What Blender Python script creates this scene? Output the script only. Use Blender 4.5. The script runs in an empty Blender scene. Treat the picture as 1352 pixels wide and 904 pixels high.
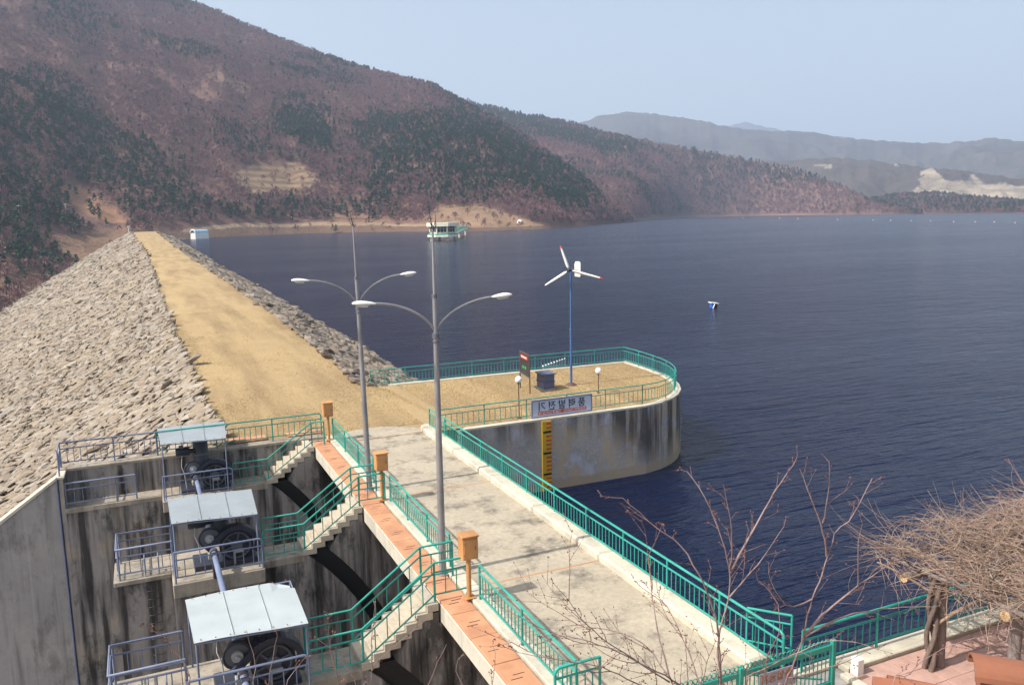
import bpy, bmesh, math, random
import numpy as np
from mathutils import Vector
random.seed(7); RNG = np.random.default_rng(11)
SC = bpy.context.scene; COL = SC.collection
# ------------------------------------------------------------------ camera (metres; +Y along the bridge and the dam, +X to the lake)
CF, CX, CY, CH = 1090.0, 676.0, 452.0, 10.8
def _cam():
    s = -0.019; hy = lambda x: 293 + s * (x - 178)
    v = lambda x, y: np.array([(x - CX) / CF, (y - CY) / CF, 1.0])
    up = np.cross(v(0, hy(0)), v(1352, hy(1352))); up /= np.linalg.norm(up)
    if up[1] > 0: up = -up
    Y = v(178, 293); Y /= np.linalg.norm(Y)
    X = np.cross(Y, up); X /= np.linalg.norm(X)
    return np.array([X, np.cross(up, X), up])
RM = _cam()
cam = bpy.data.cameras.new('camera'); camo = bpy.data.objects.new('camera', cam); COL.objects.link(camo)
cam.sensor_width = 36.0; cam.lens = CF / 1352 * 36; cam.clip_start = 0.1; cam.clip_end = 60000
from mathutils import Matrix
_r, _u, _b = RM[:, 0], -RM[:, 1], -RM[:, 2]
camo.matrix_world = Matrix(((_r[0], _u[0], _b[0], 0), (_r[1], _u[1], _b[1], 0), (_r[2], _u[2], _b[2], CH), (0, 0, 0, 1)))
SC.camera = camo
def ray(x, y): return RM @ np.array([(x - CX) / CF, (y - CY) / CF, 1.0])
def un(x, y, z): d = ray(x, y); t = (z - CH) / d[2]; return Vector((d[0] * t, d[1] * t, z))
def uny(x, y, Y): d = ray(x, y); t = Y / d[1]; return Vector((d[0] * t, Y, CH + d[2] * t))
def und(x, y, D): d = ray(x, y); t = D / math.hypot(d[0], d[1]); return Vector((d[0] * t, d[1] * t, CH + d[2] * t))
def proj(P):
    c = (np.asarray(P) - np.array([0, 0, CH])) @ RM
    return CX + CF * c[..., 0] / c[..., 2], CY + CF * c[..., 1] / c[..., 2]
# ------------------------------------------------------------------ light
SUN_EL, SUN_AZ = math.radians(47), math.radians(-91)      # sun stands over -X
w = bpy.data.worlds.new('World'); SC.world = w; w.use_nodes = True
nt = w.node_tree; nt.nodes.clear()
sky = nt.nodes.new('ShaderNodeTexSky'); sky.sky_type = 'NISHITA'; sky.sun_disc = False
sky.sun_elevation = SUN_EL; sky.sun_rotation = SUN_AZ; sky.air_density = 1.0; sky.dust_density = 5.0; sky.ozone_density = 0.55
bg = nt.nodes.new('ShaderNodeBackground'); bg.inputs[1].default_value = 0.14
wo = nt.nodes.new('ShaderNodeOutputWorld'); veil = nt.nodes.new('ShaderNodeMix'); veil.data_type = 'RGBA'; veil.inputs[0].default_value = .38; veil.inputs[7].default_value = (3.9, 4.4, 4.45, 1)   # thin high haze whitening the whole sky evenly
nt.links.new(sky.outputs[0], veil.inputs[6]); nt.links.new(veil.outputs[2], bg.inputs[0]); nt.links.new(bg.outputs[0], wo.inputs[0])
sl = bpy.data.lights.new('sun', 'SUN'); sl.energy = 4.3; sl.angle = math.radians(0.53); sl.color = (1.0, 0.93, 0.82)
so = bpy.data.objects.new('sun', sl); COL.objects.link(so)
sd = Vector((math.sin(SUN_AZ) * math.cos(SUN_EL), math.cos(SUN_AZ) * math.cos(SUN_EL), math.sin(SUN_EL)))
so.rotation_euler = sd.to_track_quat('Z', 'Y').to_euler(); so.location = (0, 0, 60)
SC.view_settings.view_transform = 'Standard'; SC.view_settings.look = 'None'; SC.view_settings.gamma = 1.0
SC.view_settings.exposure = 0.58
SC.cycles.use_denoising = True; SC.cycles.volume_bounces = 1; SC.cycles.max_bounces = 8; SC.cycles.transparent_max_bounces = 24
WZ = -3.9                                                  # water level; bridge deck is z = 0
# ------------------------------------------------------------------ numpy value noise
def _h(ix, iy, s):
    n = (ix.astype(np.int64) * 374761393 + iy.astype(np.int64) * 668265263 + s * 1442695041) & 0x7fffffff
    n = ((n ^ (n >> 13)) * 1274126177) & 0x7fffffff
    return ((n ^ (n >> 16)) & 0xffff) / 65535.0
def vnoise(x, y, s=0):
    x = np.asarray(x, float); y = np.asarray(y, float)
    ix, iy = np.floor(x), np.floor(y); fx, fy = x - ix, y - iy
    fx = fx * fx * (3 - 2 * fx); fy = fy * fy * (3 - 2 * fy); ix = ix.astype(np.int64); iy = iy.astype(np.int64)
    a, b, c, d = _h(ix, iy, s), _h(ix + 1, iy, s), _h(ix, iy + 1, s), _h(ix + 1, iy + 1, s)
    return (a * (1 - fx) + b * fx) * (1 - fy) + (c * (1 - fx) + d * fx) * fy
def fbm(x, y, s=0, o=4):
    v = 0; a = 0.5; t = 0
    for k in range(o): v = v + a * vnoise(np.asarray(x) * 2 ** k, np.asarray(y) * 2 ** k, s + k); t += a; a *= .5
    return v / t
# ------------------------------------------------------------------ materials
M = {}
class NT:
    def __init__(s, name):
        s.m = bpy.data.materials.new(name); s.m.use_nodes = True; s.t = s.m.node_tree; s.t.nodes.clear()
        s.b = s.n('ShaderNodeBsdfPrincipled'); s.o = s.n('ShaderNodeOutputMaterial'); s.l(s.b.outputs[0], s.o.inputs[0])
        s.pos = s.n('ShaderNodeNewGeometry')
    def n(s, k, **kw):
        o = s.t.nodes.new(k)
        for a, v in kw.items(): setattr(o, a, v)
        return o
    def l(s, a, b): s.t.links.new(a, b)
    def noise(s, sc=(1, 1, 1), scale=1.0, detail=4, rough=.55, off=(0, 0, 0), vec=None, rot=(0, 0, 0)):
        mp = s.n('ShaderNodeMapping'); mp.inputs['Scale'].default_value = sc; mp.inputs['Location'].default_value = off; mp.inputs['Rotation'].default_value = rot
        s.l(vec or s.pos.outputs['Position'], mp.inputs[0])
        t = s.n('ShaderNodeTexNoise'); t.inputs['Scale'].default_value = scale; t.inputs['Detail'].default_value = detail; t.inputs['Roughness'].default_value = rough
        s.l(mp.outputs[0], t.inputs['Vector']); return t.outputs['Fac']
    def ramp(s, fac, a, b, smooth=False):
        r = s.n('ShaderNodeMapRange'); r.inputs['From Min'].default_value = a; r.inputs['From Max'].default_value = b
        if smooth: r.interpolation_type = 'SMOOTHSTEP'
        s.l(fac, r.inputs['Value']); return r.outputs[0]
    def mix(s, fac, a, b, mode='MIX'):
        m = s.n('ShaderNodeMix', data_type='RGBA', blend_type=mode)
        for v, i in ((fac, 0), (a, 6), (b, 7)):
            if hasattr(v, 'links') or hasattr(v, 'is_linked'): s.l(v, m.inputs[i])
            else: m.inputs[i].default_value = v if i == 0 else (*v, 1)
        return m.outputs[2]
    def math(s, op, a, b=None):
        m = s.n('ShaderNodeMath', operation=op)
        for v, i in ((a, 0), (b, 1)):
            if v is None: continue
            if hasattr(v, 'is_linked'): s.l(v, m.inputs[i])
            else: m.inputs[i].default_value = v
        return m.outputs[0]
    def bump(s, h, dist, strength=1.0, prev=None):
        b = s.n('ShaderNodeBump'); b.inputs['Distance'].default_value = dist; b.inputs['Strength'].default_value = strength
        s.l(h, b.inputs['Height'])
        if prev: s.l(prev, b.inputs['Normal'])
        return b.outputs[0]
    def done(s, col=None, rough=.8, normal=None, metal=0, spec=None):
        if col is not None:
            if hasattr(col, 'is_linked'): s.l(col, s.b.inputs['Base Color'])
            else: s.b.inputs['Base Color'].default_value = (*col, 1)
        s.b.inputs['Roughness'].default_value = rough; s.b.inputs['Metallic'].default_value = metal
        if spec is not None: s.b.inputs['Specular IOR Level'].default_value = spec
        if normal is not None: s.l(normal, s.b.inputs['Normal'])
        return s.m
def paint(name, c, wear=None, rough=.45, metal=0, amt=.25, wearamt=.66):
    t = NT(name); n1 = t.noise(scale=1.3, detail=5); n2 = t.noise(scale=14, detail=4, off=(3, 1, 2))
    col = t.mix(t.ramp(n1, .3, .7), tuple(x * (1 - amt) for x in c), tuple(min(1, x * (1 + amt * .6)) for x in c))
    if wear: col = t.mix(t.ramp(n2, wearamt, wearamt + .06), col, wear)
    r = t.ramp(n2, .2, .8)
    t.l(t.math('ADD', t.math('MULTIPLY', r, .25), rough - .1), t.b.inputs['Roughness'])
    m = t.done(col, rough, None, metal)
    t.l(t.math('ADD', t.math('MULTIPLY', r, .25), rough - .1), t.b.inputs['Roughness']); M[name] = m
def concrete(name, c, tint, streak, sc=(.04, .037, .035), patch=None, patchamt=.6, lo=.5, bump=.01, grime=None):
    t = NT(name)
    n1 = t.noise(scale=.55, detail=6, rough=.65); n2 = t.noise(scale=6, detail=6, rough=.7, off=(5, 2, 1)); n3 = t.noise((1.6, 1.6, .12), 1.1, 5, .6, (2, 7, 3))
    n4 = t.noise((.5, .5, .5), .7, 4, .6, (9, 4, 8)); n5 = t.noise((5, 5, .22), 1.0, 4, .6, (1, 3, 5))
    col = t.mix(t.ramp(n1, .32, .68), c, tint); col = t.mix(t.ramp(n2, .25, .8), col, tuple(x * .72 for x in c))
    if patch: col = t.mix(t.math('MULTIPLY', t.ramp(n4, patchamt, patchamt + .1), .75), col, patch)
    if streak > 0:
        st = t.math('MULTIPLY', t.ramp(n3, lo, lo + .14), streak); col = t.mix(st, col, sc)
        col = t.mix(t.math('MULTIPLY', t.ramp(n5, .56, .70), .5 * streak), col, sc)
        n6 = t.noise((1, 1, .45), .75, 7, .72, (11, 2, 6)); col = t.mix(t.math('MULTIPLY', t.ramp(n6, .52, .62), .85 * streak), col, sc)
        n7 = t.noise((3.5, 3.5, .06), 1.0, 3, .6, (6, 1, 9)); col = t.mix(t.math('MULTIPLY', t.ramp(n7, .60, .70), .35 * streak), col, tuple(min(1, x * 1.5) for x in c))
    if grime:
        col = t.mix(t.math('MULTIPLY', t.ramp(t.noise(scale=.8, detail=7, rough=.75, off=(4, 4, 4)), .5, .68), grime), col, (.09, .08, .07))
    b = t.bump(n2, bump, .7); M[name] = t.done(col, .92, b, 0, .25)
# ---- named materials
concrete('deck', (.385, .335, .26), (.495, .435, .34), 0, grime=.9, bump=.012)
concrete('kerb', (.62, .58, .48), (.50, .46, .38), .25, (.2, .19, .16), lo=.56, grime=.35)
concrete('beam', (.58, .54, .45), (.46, .43, .37), .35, (.16, .15, .13), lo=.56)
concrete('pier', (.35, .32, .295), (.25, .235, .225), .86, (.016, .014, .014), (.40, .33, .25), .56, lo=.45)
concrete('pier_top', (.42, .37, .30), (.31, .275, .23), .4, (.08, .07, .06), lo=.5, grime=.6)
concrete('wing', (.38, .355, .345), (.27, .26, .255), .5, (.07, .065, .065), (.34, .32, .30), .6, lo=.55)
concrete('stair', (.55, .49, .39), (.46, .41, .33), 0, grime=.4)
concrete('pale', (.72, .70, .66), (.62, .60, .55), .3, (.2, .2, .19))
concrete('far_wall', (.70, .66, .52), (.62, .60, .50), .15, (.3, .28, .24))
paint('green', (.022, .30, .245), (.05, .2, .17), .42, amt=.25)
paint('rail_blue', (.165, .20, .31), (.12, .09, .07), .5)
paint('pole_grey', (.27, .265, .28), (.17, .15, .14), .45, .35, wearamt=.7)
paint('orange_plate', (.50, .24, .13), (.42, .25, .15), .75, wearamt=.6)
paint('orange_box', (.50, .245, .092), (.42, .2, .07), .5)
paint('machine', (.030, .036, .055), (.075, .075, .08), .45)
paint('machine_light', (.11, .12, .145), (.06, .05, .05), .4)
paint('machine_pale', (.35, .36, .36), (.2, .18, .15), .4)
paint('sheet', (.255, .29, .315), (.21, .22, .23), .55, amt=.10, wearamt=.72)
paint('sheet_white', (.375, .42, .435), (.30, .31, .30), .5, amt=.1, wearamt=.72)
paint('white', (.80, .79, .76), None, .4, amt=.05)
paint('red', (.55, .04, .03), None, .4)
paint('pole_blue', (.055, .125, .29), (.02, .06, .2), .45)
paint('sign_face', (.50, .55, .68), (.42, .46, .56), .5, amt=.1)
paint('black', (.012, .012, .014), None, .5)
paint('panel_dark', (.035, .03, .035), None, .4)
paint('brown_pole', (.10, .055, .045), None, .5)
paint('cabinet', (.085, .105, .19), (.06, .07, .12), .45)
paint('gauge_yellow', (.50, .33, .02), (.36, .25, .05), .6)
paint('gauge_red', (.45, .06, .03), None, .6)
paint('roof_blue', (.30, .55, .68), None, .5)
paint('cream', (.74, .71, .58), None, .7)
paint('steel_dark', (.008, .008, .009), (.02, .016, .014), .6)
paint('joint_orange', (.42, .22, .10), None, .9)
paint('rust', (.33, .14, .06), None, .8)
paint('plate_rust', (.36, .34, .42), (.33, .22, .19), .6)
paint('wire', (.02, .02, .025), None, .5)
paint('clay', (.27, .105, .06), (.20, .10, .06), .85)
paint('buoy_blue', (.03, .12, .5), None, .5)
paint('log_end', (.62, .42, .22), None, .8)
t = NT('glass'); M['glass'] = t.done((.03, .035, .04), .08)
t = NT('globe'); M['globe'] = t.done((.85, .85, .83), .25)
t = NT('lamp_glass'); M['lamp_glass'] = t.done((.52, .53, .55), .2)
t = NT('lens'); M['lens'] = t.done((.02, .45, .12), .3)
def bark(name, a, b, sc):
    t = NT(name); n = t.noise((1, 1, .3), sc, 5, .65); col = t.mix(t.ramp(n, .3, .7), a, b)
    M[name] = t.done(col, .9, t.bump(n, .01, .6), 0, .2)
bark('bark', (.14, .085, .078), (.36, .27, .26), 9); bark('twig', (.14, .075, .065), (.30, .19, .17), 6)
bark('vine_bark', (.085, .062, .055), (.22, .17, .15), 9); bark('vine', (.22, .15, .12), (.46, .345, .27), 5); bark('wood', (.16, .13, .125), (.27, .23, .22), 5); bark('bud', (.12, .055, .045), (.20, .11, .095), 30)
# rocks: every stone gets its own tone
def rockmat(name, a, b, c, dark):
    t = NT(name); r = t.pos.outputs['Random Per Island']; o = t.n('ShaderNodeObjectInfo'); rr = t.math('FRACT', t.math('ADD', r, o.outputs['Random']))
    cr = t.n('ShaderNodeValToRGB'); t.l(rr, cr.inputs[0]); e = cr.color_ramp.elements
    e[0].color = (*dark, 1); e[1].color = (*b, 1); e[1].position = 1
    for p, q in ((.22, a), (.5, c), (.75, tuple(x * .8 for x in b))):
        k = e.new(p); k.color = (*q, 1)
    n = t.noise(scale=4, detail=6, rough=.7); col = t.mix(t.ramp(n, .3, .75), cr.outputs[0], (.20, .16, .12)); col = t.mix(t.math('MULTIPLY', t.ramp(t.noise(scale=.22, detail=5, rough=.65, off=(3, 9, 1)), .5, .68), .45), col, (.17, .145, .125)); col = t.mix(t.math('MULTIPLY', t.ramp(t.noise(scale=.09, detail=4, off=(8, 1, 5)), .45, .62), .22), col, (.40, .335, .25))
    M[name] = t.done(col, .92, t.bump(n, .04, .8), 0, .2)
rockmat('rock', (.25, .21, .17), (.405, .38, .35), (.305, .25, .18), (.155, .13, .115))
rockmat('rock_dark', (.165, .13, .105), (.30, .275, .25), (.20, .16, .13), (.085, .07, .065))
t = NT('rock_base'); n = t.noise(scale=1.4, detail=8, rough=.8); n2 = t.noise((1, .35, 1), 2.4, 3, .6)
M['rock_base'] = t.done(t.mix(t.ramp(n, .35, .65), (.05, .038, .03), (.15, .12, .09)), .95, t.bump(n2, .4, 1))
t = NT('grass'); n = t.noise(scale=.16, detail=6, rough=.65); n2 = t.noise(scale=7, detail=8, rough=.8); n3 = t.noise((1, .12, 1), .5, 4, .6, (3, 3, 3))
col = t.mix(t.ramp(n, .35, .66), (.36, .26, .135), (.265, .185, .10)); col = t.mix(t.ramp(n2, .35, .72), col, (.47, .36, .20))
col = t.mix(t.math('MULTIPLY', t.ramp(n3, .42, .66), .6), col, (.19, .13, .075))
M['grass'] = t.done(col, .95, t.bump(n2, .05, 1), 0, .15)
t = NT('tuft'); r = t.pos.outputs['Random Per Island']; M['tuft'] = t.done(t.mix(r, (.37, .265, .13), (.54, .41, .22)), .9, None, 0, .15)
t = NT('soil'); n = t.noise(scale=.8, detail=8, rough=.7); M['soil'] = t.done(t.mix(t.ramp(n, .3, .7), (.16, .11, .075), (.30, .22, .14)), .95, t.bump(n, .1, 1))
# hills: land cover in a colour attribute, broken up by noise
t = NT('hill'); at = t.n('ShaderNodeAttribute', attribute_name='cover'); n = t.noise(scale=.035, detail=9, rough=.72); n2 = t.noise(scale=.22, detail=5, rough=.7)
col = t.mix(t.ramp(n, .34, .68), at.outputs['Color'], (.075, .048, .040), 'MIX')
col = t.mix(.55, col, at.outputs['Color']); col = t.mix(t.math('MULTIPLY', t.ramp(n2, .56, .75), .5), col, (.30, .22, .16))
M['hill'] = t.done(col, 1.0, t.bump(n2, 3.0, 1), 0, .1)
t = NT('far_hill'); at = t.n('ShaderNodeAttribute', attribute_name='cover'); n = t.noise(scale=.010, detail=10, rough=.75); n2 = t.noise(scale=.06, detail=5, rough=.7)
col = t.mix(t.ramp(n, .36, .66), at.outputs['Color'], (.035, .04, .032)); col = t.mix(.4, col, at.outputs['Color'])
M['far_hill'] = t.done(col, 1.0, t.bump(n2, 9.0, 1), 0, .1)
def leafmat(name, a, b):
    t = NT(name); o = t.n('ShaderNodeObjectInfo'); r = t.math('FRACT', t.math('ADD', o.outputs['Random'], t.math('MULTIPLY', t.pos.outputs['Random Per Island'], .45)))
    M[name] = t.done(t.mix(r, a, b), .95, None, 0, .1)
leafmat('pine', (.014, .045, .026), (.042, .096, .048)); leafmat('bare', (.118, .064, .068), (.245, .142, .140)); leafmat('reed', (.33, .22, .12), (.20, .13, .09))
# water: two trains of wind ripples, calmer in patches
t = NT('water'); rz = math.radians(24.5)
a1 = t.noise((.32, 1.8, 1), .75, 3, .5, rot=(0, 0, rz)); a2 = t.noise((.45, 2.2, 1), 2.4, 3, .55, (4, 4, 0), rot=(0, 0, rz - .25)); a3 = t.noise((1, 2.6, 1), .10, 2, .5, (1, 8, 0), rot=(0, 0, rz + .1))
cal = t.ramp(t.noise((.5, 2.2, 1), .012, 4, .6, (2, 5, 0), rot=(0, 0, rz + .2)), .38, .62)
hgt = t.math('ADD', t.math('MULTIPLY', a1, .55), t.math('MULTIPLY', a2, .17)); hgt = t.math('MULTIPLY', hgt, t.math('ADD', .55, t.math('MULTIPLY', cal, .5)))
hgt = t.math('ADD', hgt, t.math('MULTIPLY', a3, .45))
t.b.inputs['IOR'].default_value = 1.333
M['water'] = t.done((.0012, .0055, .029), .16, t.bump(hgt, 1.5, 1.0))
# platform wall: lime bloom, rusty and black streaks, tide band at the water line
t = NT('quay'); n1 = t.noise(scale=.5, detail=6, rough=.65); n2 = t.noise(scale=7, detail=6, rough=.7); n3 = t.noise((1.3, 1.3, .10), 1.0, 5, .6, (3, 2, 1)); n4 = t.noise((.6, .6, .25), .8, 5, .65, (7, 7, 2))
sx = t.n('ShaderNodeSeparateXYZ'); t.l(t.pos.outputs['Position'], sx.inputs[0])
col = t.mix(t.ramp(n1, .35, .65), (.46, .44, .43), (.33, .315, .32)); col = t.mix(t.ramp(n2, .3, .8), col, (.25, .235, .225))
col = t.mix(t.math('MULTIPLY', t.ramp(n4, .48, .6), .8), col, (.46, .35, .22)); col = t.mix(t.math('MULTIPLY', t.ramp(n1, .54, .64), .7), col, (.46, .48, .58))
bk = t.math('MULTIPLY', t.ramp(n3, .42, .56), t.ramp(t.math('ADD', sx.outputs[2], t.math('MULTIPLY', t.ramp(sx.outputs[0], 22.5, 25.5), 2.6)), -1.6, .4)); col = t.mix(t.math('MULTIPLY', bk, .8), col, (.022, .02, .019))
tide = t.ramp(t.math('ADD', sx.outputs[2], t.math('MULTIPLY', n1, .5)), -3.05, -3.2); col = t.mix(t.math('MULTIPLY', tide, .7), col, (.34, .27, .19))
M['quay'] = t.done(col, .92, t.bump(n2, .012, .7), 0, .25)
t = NT('path'); n = t.noise(scale=3, detail=6, rough=.7); M['path'] = t.done(t.mix(t.ramp(n, .3, .7), (.36, .22, .185), (.47, .31, .265)), .9, t.bump(n, .01, .6), 0, .2)
# ------------------------------------------------------------------ builders
WL = {}
class MB:
    def __init__(s): s.v = []; s.f = []; s.sm = []
    def add(s, vs, fs, smooth=False):
        k = len(s.v); s.v += [tuple(p) for p in vs]; s.f += [tuple(i + k for i in f) for f in fs]; s.sm += [smooth] * len(fs); return s
    def box(s, x0, x1, y0, y1, z0, z1):
        return s.add([(x0, y0, z0), (x1, y0, z0), (x1, y1, z0), (x0, y1, z0), (x0, y0, z1), (x1, y0, z1), (x1, y1, z1), (x0, y1, z1)],
                     [(0, 3, 2, 1), (4, 5, 6, 7), (0, 1, 5, 4), (1, 2, 6, 5), (2, 3, 7, 6), (3, 0, 4, 7)])
    def tube(s, pts, r, n=8, cap=True, smooth=True):
        pts = [Vector(p) for p in pts]; rs = r if isinstance(r, (list, tuple)) else [r] * len(pts)
        vs = []; fs = []; prev = None
        for i, p in enumerate(pts):
            d = (pts[min(i + 1, len(pts) - 1)] - pts[max(i - 1, 0)]); d.normalize()
            if prev is None: a = d.orthogonal().normalized()
            else: a = (prev - d * prev.dot(d)); a = a.normalized() if a.length > 1e-6 else d.orthogonal().normalized()
            prev = a; b = d.cross(a)
            for k in range(n):
                an = 2 * math.pi * k / n; vs.append(p + (a * math.cos(an) + b * math.sin(an)) * rs[i])
        for i in range(len(pts) - 1):
            for k in range(n):
                k2 = (k + 1) % n; fs.append((i * n + k, i * n + k2, (i + 1) * n + k2, (i + 1) * n + k))
        s.add(vs, fs, smooth)
        if cap:
            s.add(vs[:n], [tuple(range(n - 1, -1, -1))]); s.add(vs[-n:], [tuple(range(n))])
        return s
    def prism(s, poly, axis, a0, a1):
        "polygon (2-D) extruded: axis 'y' takes (x,z), 'z' takes (x,y), 'x' takes (y,z)"
        f = {'y': lambda p, q: (p[0], q, p[1]), 'z': lambda p, q: (p[0], p[1], q), 'x': lambda p, q: (q, p[0], p[1])}[axis]
        n = len(poly); vs = [f(p, a0) for p in poly] + [f(p, a1) for p in poly]
        fs = [tuple(range(n)), tuple(range(2 * n - 1, n - 1, -1))] + [(i, i + n, (i + 1) % n + n, (i + 1) % n) for i in range(n)]
        return s.add(vs, fs)
    def ball(s, c, r, seg=12, rings=8, sz=1.0):
        vs = []; fs = []
        for i in range(rings + 1):
            th = math.pi * i / rings
            for k in range(seg):
                ph = 2 * math.pi * k / seg; vs.append((c[0] + r * math.sin(th) * math.cos(ph), c[1] + r * math.sin(th) * math.sin(ph), c[2] + r * sz * math.cos(th)))
        for i in range(rings):
            for k in range(seg): fs.append((i * seg + k, (i + 1) * seg + k, (i + 1) * seg + (k + 1) % seg, i * seg + (k + 1) % seg))
        return s.add(vs, fs, True)
    def mesh(s, name, mat, bevel=0, fix=True):
        me = bpy.data.meshes.new(name); me.from_pydata(s.v, [], s.f)
        me.polygons.foreach_set('use_smooth', s.sm)
        if fix or bevel:
            bm = bmesh.new(); bm.from_mesh(me)
            if bevel: bmesh.ops.remove_doubles(bm, verts=bm.verts, dist=1e-5)
            bmesh.ops.recalc_face_normals(bm, faces=bm.faces)
            if bevel:
                ed = [e for e in bm.edges if len(e.link_faces) == 2 and e.calc_face_angle() > .5]
                bmesh.ops.bevel(bm, geom=ed, offset=bevel, segments=1, affect='EDGES', profile=.7)
            bm.to_mesh(me); bm.free()
        me.materials.append(M[mat] if isinstance(mat, str) else mat); me.validate(); return me
def tag(o, label=None, cat=None, group=None, kind=None):
    for k, v in (('label', label), ('category', cat), ('group', group), ('kind', kind)):
        if v: o[k] = v
    return o
def thing(name, loc, label, cat, group=None, kind=None):
    o = bpy.data.objects.new(name, None); COL.objects.link(o); o.location = loc; o.empty_display_size = .2
    WL[o] = Vector(loc); return tag(o, label, cat, group, kind)
def part(name, me, parent=None, loc=(0, 0, 0), rot=None, scale=None, label=None, kind=None):
    o = bpy.data.objects.new(name, me); COL.objects.link(o); l = Vector(loc)
    if parent is not None: o.parent = parent; o.location = l - WL[parent]
    else: o.location = l
    WL[o] = l
    if rot: o.rotation_euler = rot
    if scale: o.scale = scale
    if label: o['label'] = label
    if kind: o['kind'] = kind
    return o
def boxpart(name, parent, mat, b, bevel=.012, **k): return part(name, MB().box(*b).mesh(name, mat, bevel), parent, **k)
def npmesh(name, V, Fq, mat, smooth=False):
    me = bpy.data.meshes.new(name); V = np.ascontiguousarray(V, np.float32); Fq = np.ascontiguousarray(Fq, np.int32); n, k = Fq.shape
    me.vertices.add(len(V)); me.vertices.foreach_set('co', V.ravel()); me.loops.add(n * k); me.loops.foreach_set('vertex_index', Fq.ravel())
    me.polygons.add(n); me.polygons.foreach_set('loop_start', np.arange(0, n * k, k, dtype=np.int32))
    me.polygons.foreach_set('use_smooth', np.full(n, smooth)); me.update(calc_edges=True); me.validate(); me.materials.append(M[mat]); return me
def gridmesh(name, P, mat, smooth=True, cover=None):
    r, c = P.shape[:2]; i = np.arange(r * c).reshape(r, c)
    F = np.stack([i[:-1, :-1], i[:-1, 1:], i[1:, 1:], i[1:, :-1]], -1).reshape(-1, 4)
    me = npmesh(name, P.reshape(-1, 3), F, mat, smooth)
    if cover is not None:
        a = me.color_attributes.new('cover', 'FLOAT_COLOR', 'POINT'); cc = np.concatenate([cover.reshape(-1, 3), np.ones((r * c, 1))], 1).astype(np.float32); a.data.foreach_set('color', cc.ravel())
    return me
def polyin(px, py, poly):
    ins = np.zeros(np.shape(px), bool); n = len(poly)
    for i in range(n):
        (x1, y1), (x2, y2) = poly[i], poly[(i + 1) % n]
        c = ((y1 > py) != (y2 > py)) & (px < (x2 - x1) * (py - y1) / (y2 - y1 + 1e-9) + x1); ins ^= c
    return ins
# ------------------------------------------------------------------ terrain: ridges at their real distances
def lerp(x, pts, k): return np.interp(x, [p[0] for p in pts], [p[k] for p in pts])
LAND = {}
def ridge(name, x0, x1, nc, nr, start, top, amp, fs, mat, coverfn, back=1.2, pw=1.0, seed=0, kind='structure'):
    "start: (px, distance, z) foot of the slope; top: (px, distance, py) crest line"
    xs = np.linspace(x0, x1, nc); ts = np.concatenate([np.linspace(0, 1, nr) ** 1.35, np.linspace(1, back, 8)[1:]])
    dirs = np.array([ray(x, 293 - .019 * (x - 178))[:2] for x in xs]); dirs /= np.linalg.norm(dirs, axis=1)[:, None]
    Ds, zs, Dr = lerp(xs, start, 1), lerp(xs, start, 2), lerp(xs, top, 1); sk = np.hanning(15); sk /= sk.sum(); sm = lambda a: np.convolve(np.pad(a, 7, 'edge'), sk, 'valid'); Ds, Dr = sm(Ds), sm(Dr); py = lerp(xs, top, 2) + (fbm(xs / 6, xs * 0, seed + 1, 3) - .5) * 4
    zr = np.array([und(x, y, D)[2] for x, y, D in zip(xs, py, Dr)])
    T = ts[:, None]; D = Ds + (Dr - Ds) * T
    Z = zs + (zr - zs) * np.where(T <= 1, np.minimum(T, 1) ** (np.interp(xs, [-350, 120, 230, 310], [1.35, 1.35, 1.12, 1.0]) if name == 'hillside' else pw), 1 - (T - 1) * 2.2)
    X, Y = dirs[:, 0] * D, dirs[:, 1] * D
    win = np.clip(T / .25, 0, 1) * np.clip((1 - T) / .35, 0, 1) * np.clip((zr - zs) / 60, 0, 1)
    u = xs[None, :] / fs + .9 * fbm(T * 3 + xs[None, :] * .003, T * 2, seed + 9, 2)
    rid = 1 - np.abs(2 * fbm(u, T * 1.1 + 5, seed, 3) - 1) * 2
    Z = Z + win * (amp * rid + (22 if amp < 50 else 90) * (fbm(X / (110 if amp < 50 else 420), Y / (110 if amp < 50 else 420), seed + 3, 5) - .5) * 2)
    Z = Z + np.clip(T / .06, 0, 1) * np.clip((1 - T) / .1, .12, 1) * 5 * (fbm(X / 28, Y / 28, seed + 5, 3) - .5)
    P = np.stack([X, Y, Z], -1); ix, iy = proj(P)
    o = part(name, gridmesh(name, P, mat, True, coverfn(ix, iy, T * np.ones_like(X), X, Y, Z)), None); tag(o, kind=kind)
    LAND[name] = (xs, ts, P, o); return o
BROWN = np.array([.16, .095, .08])
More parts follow.
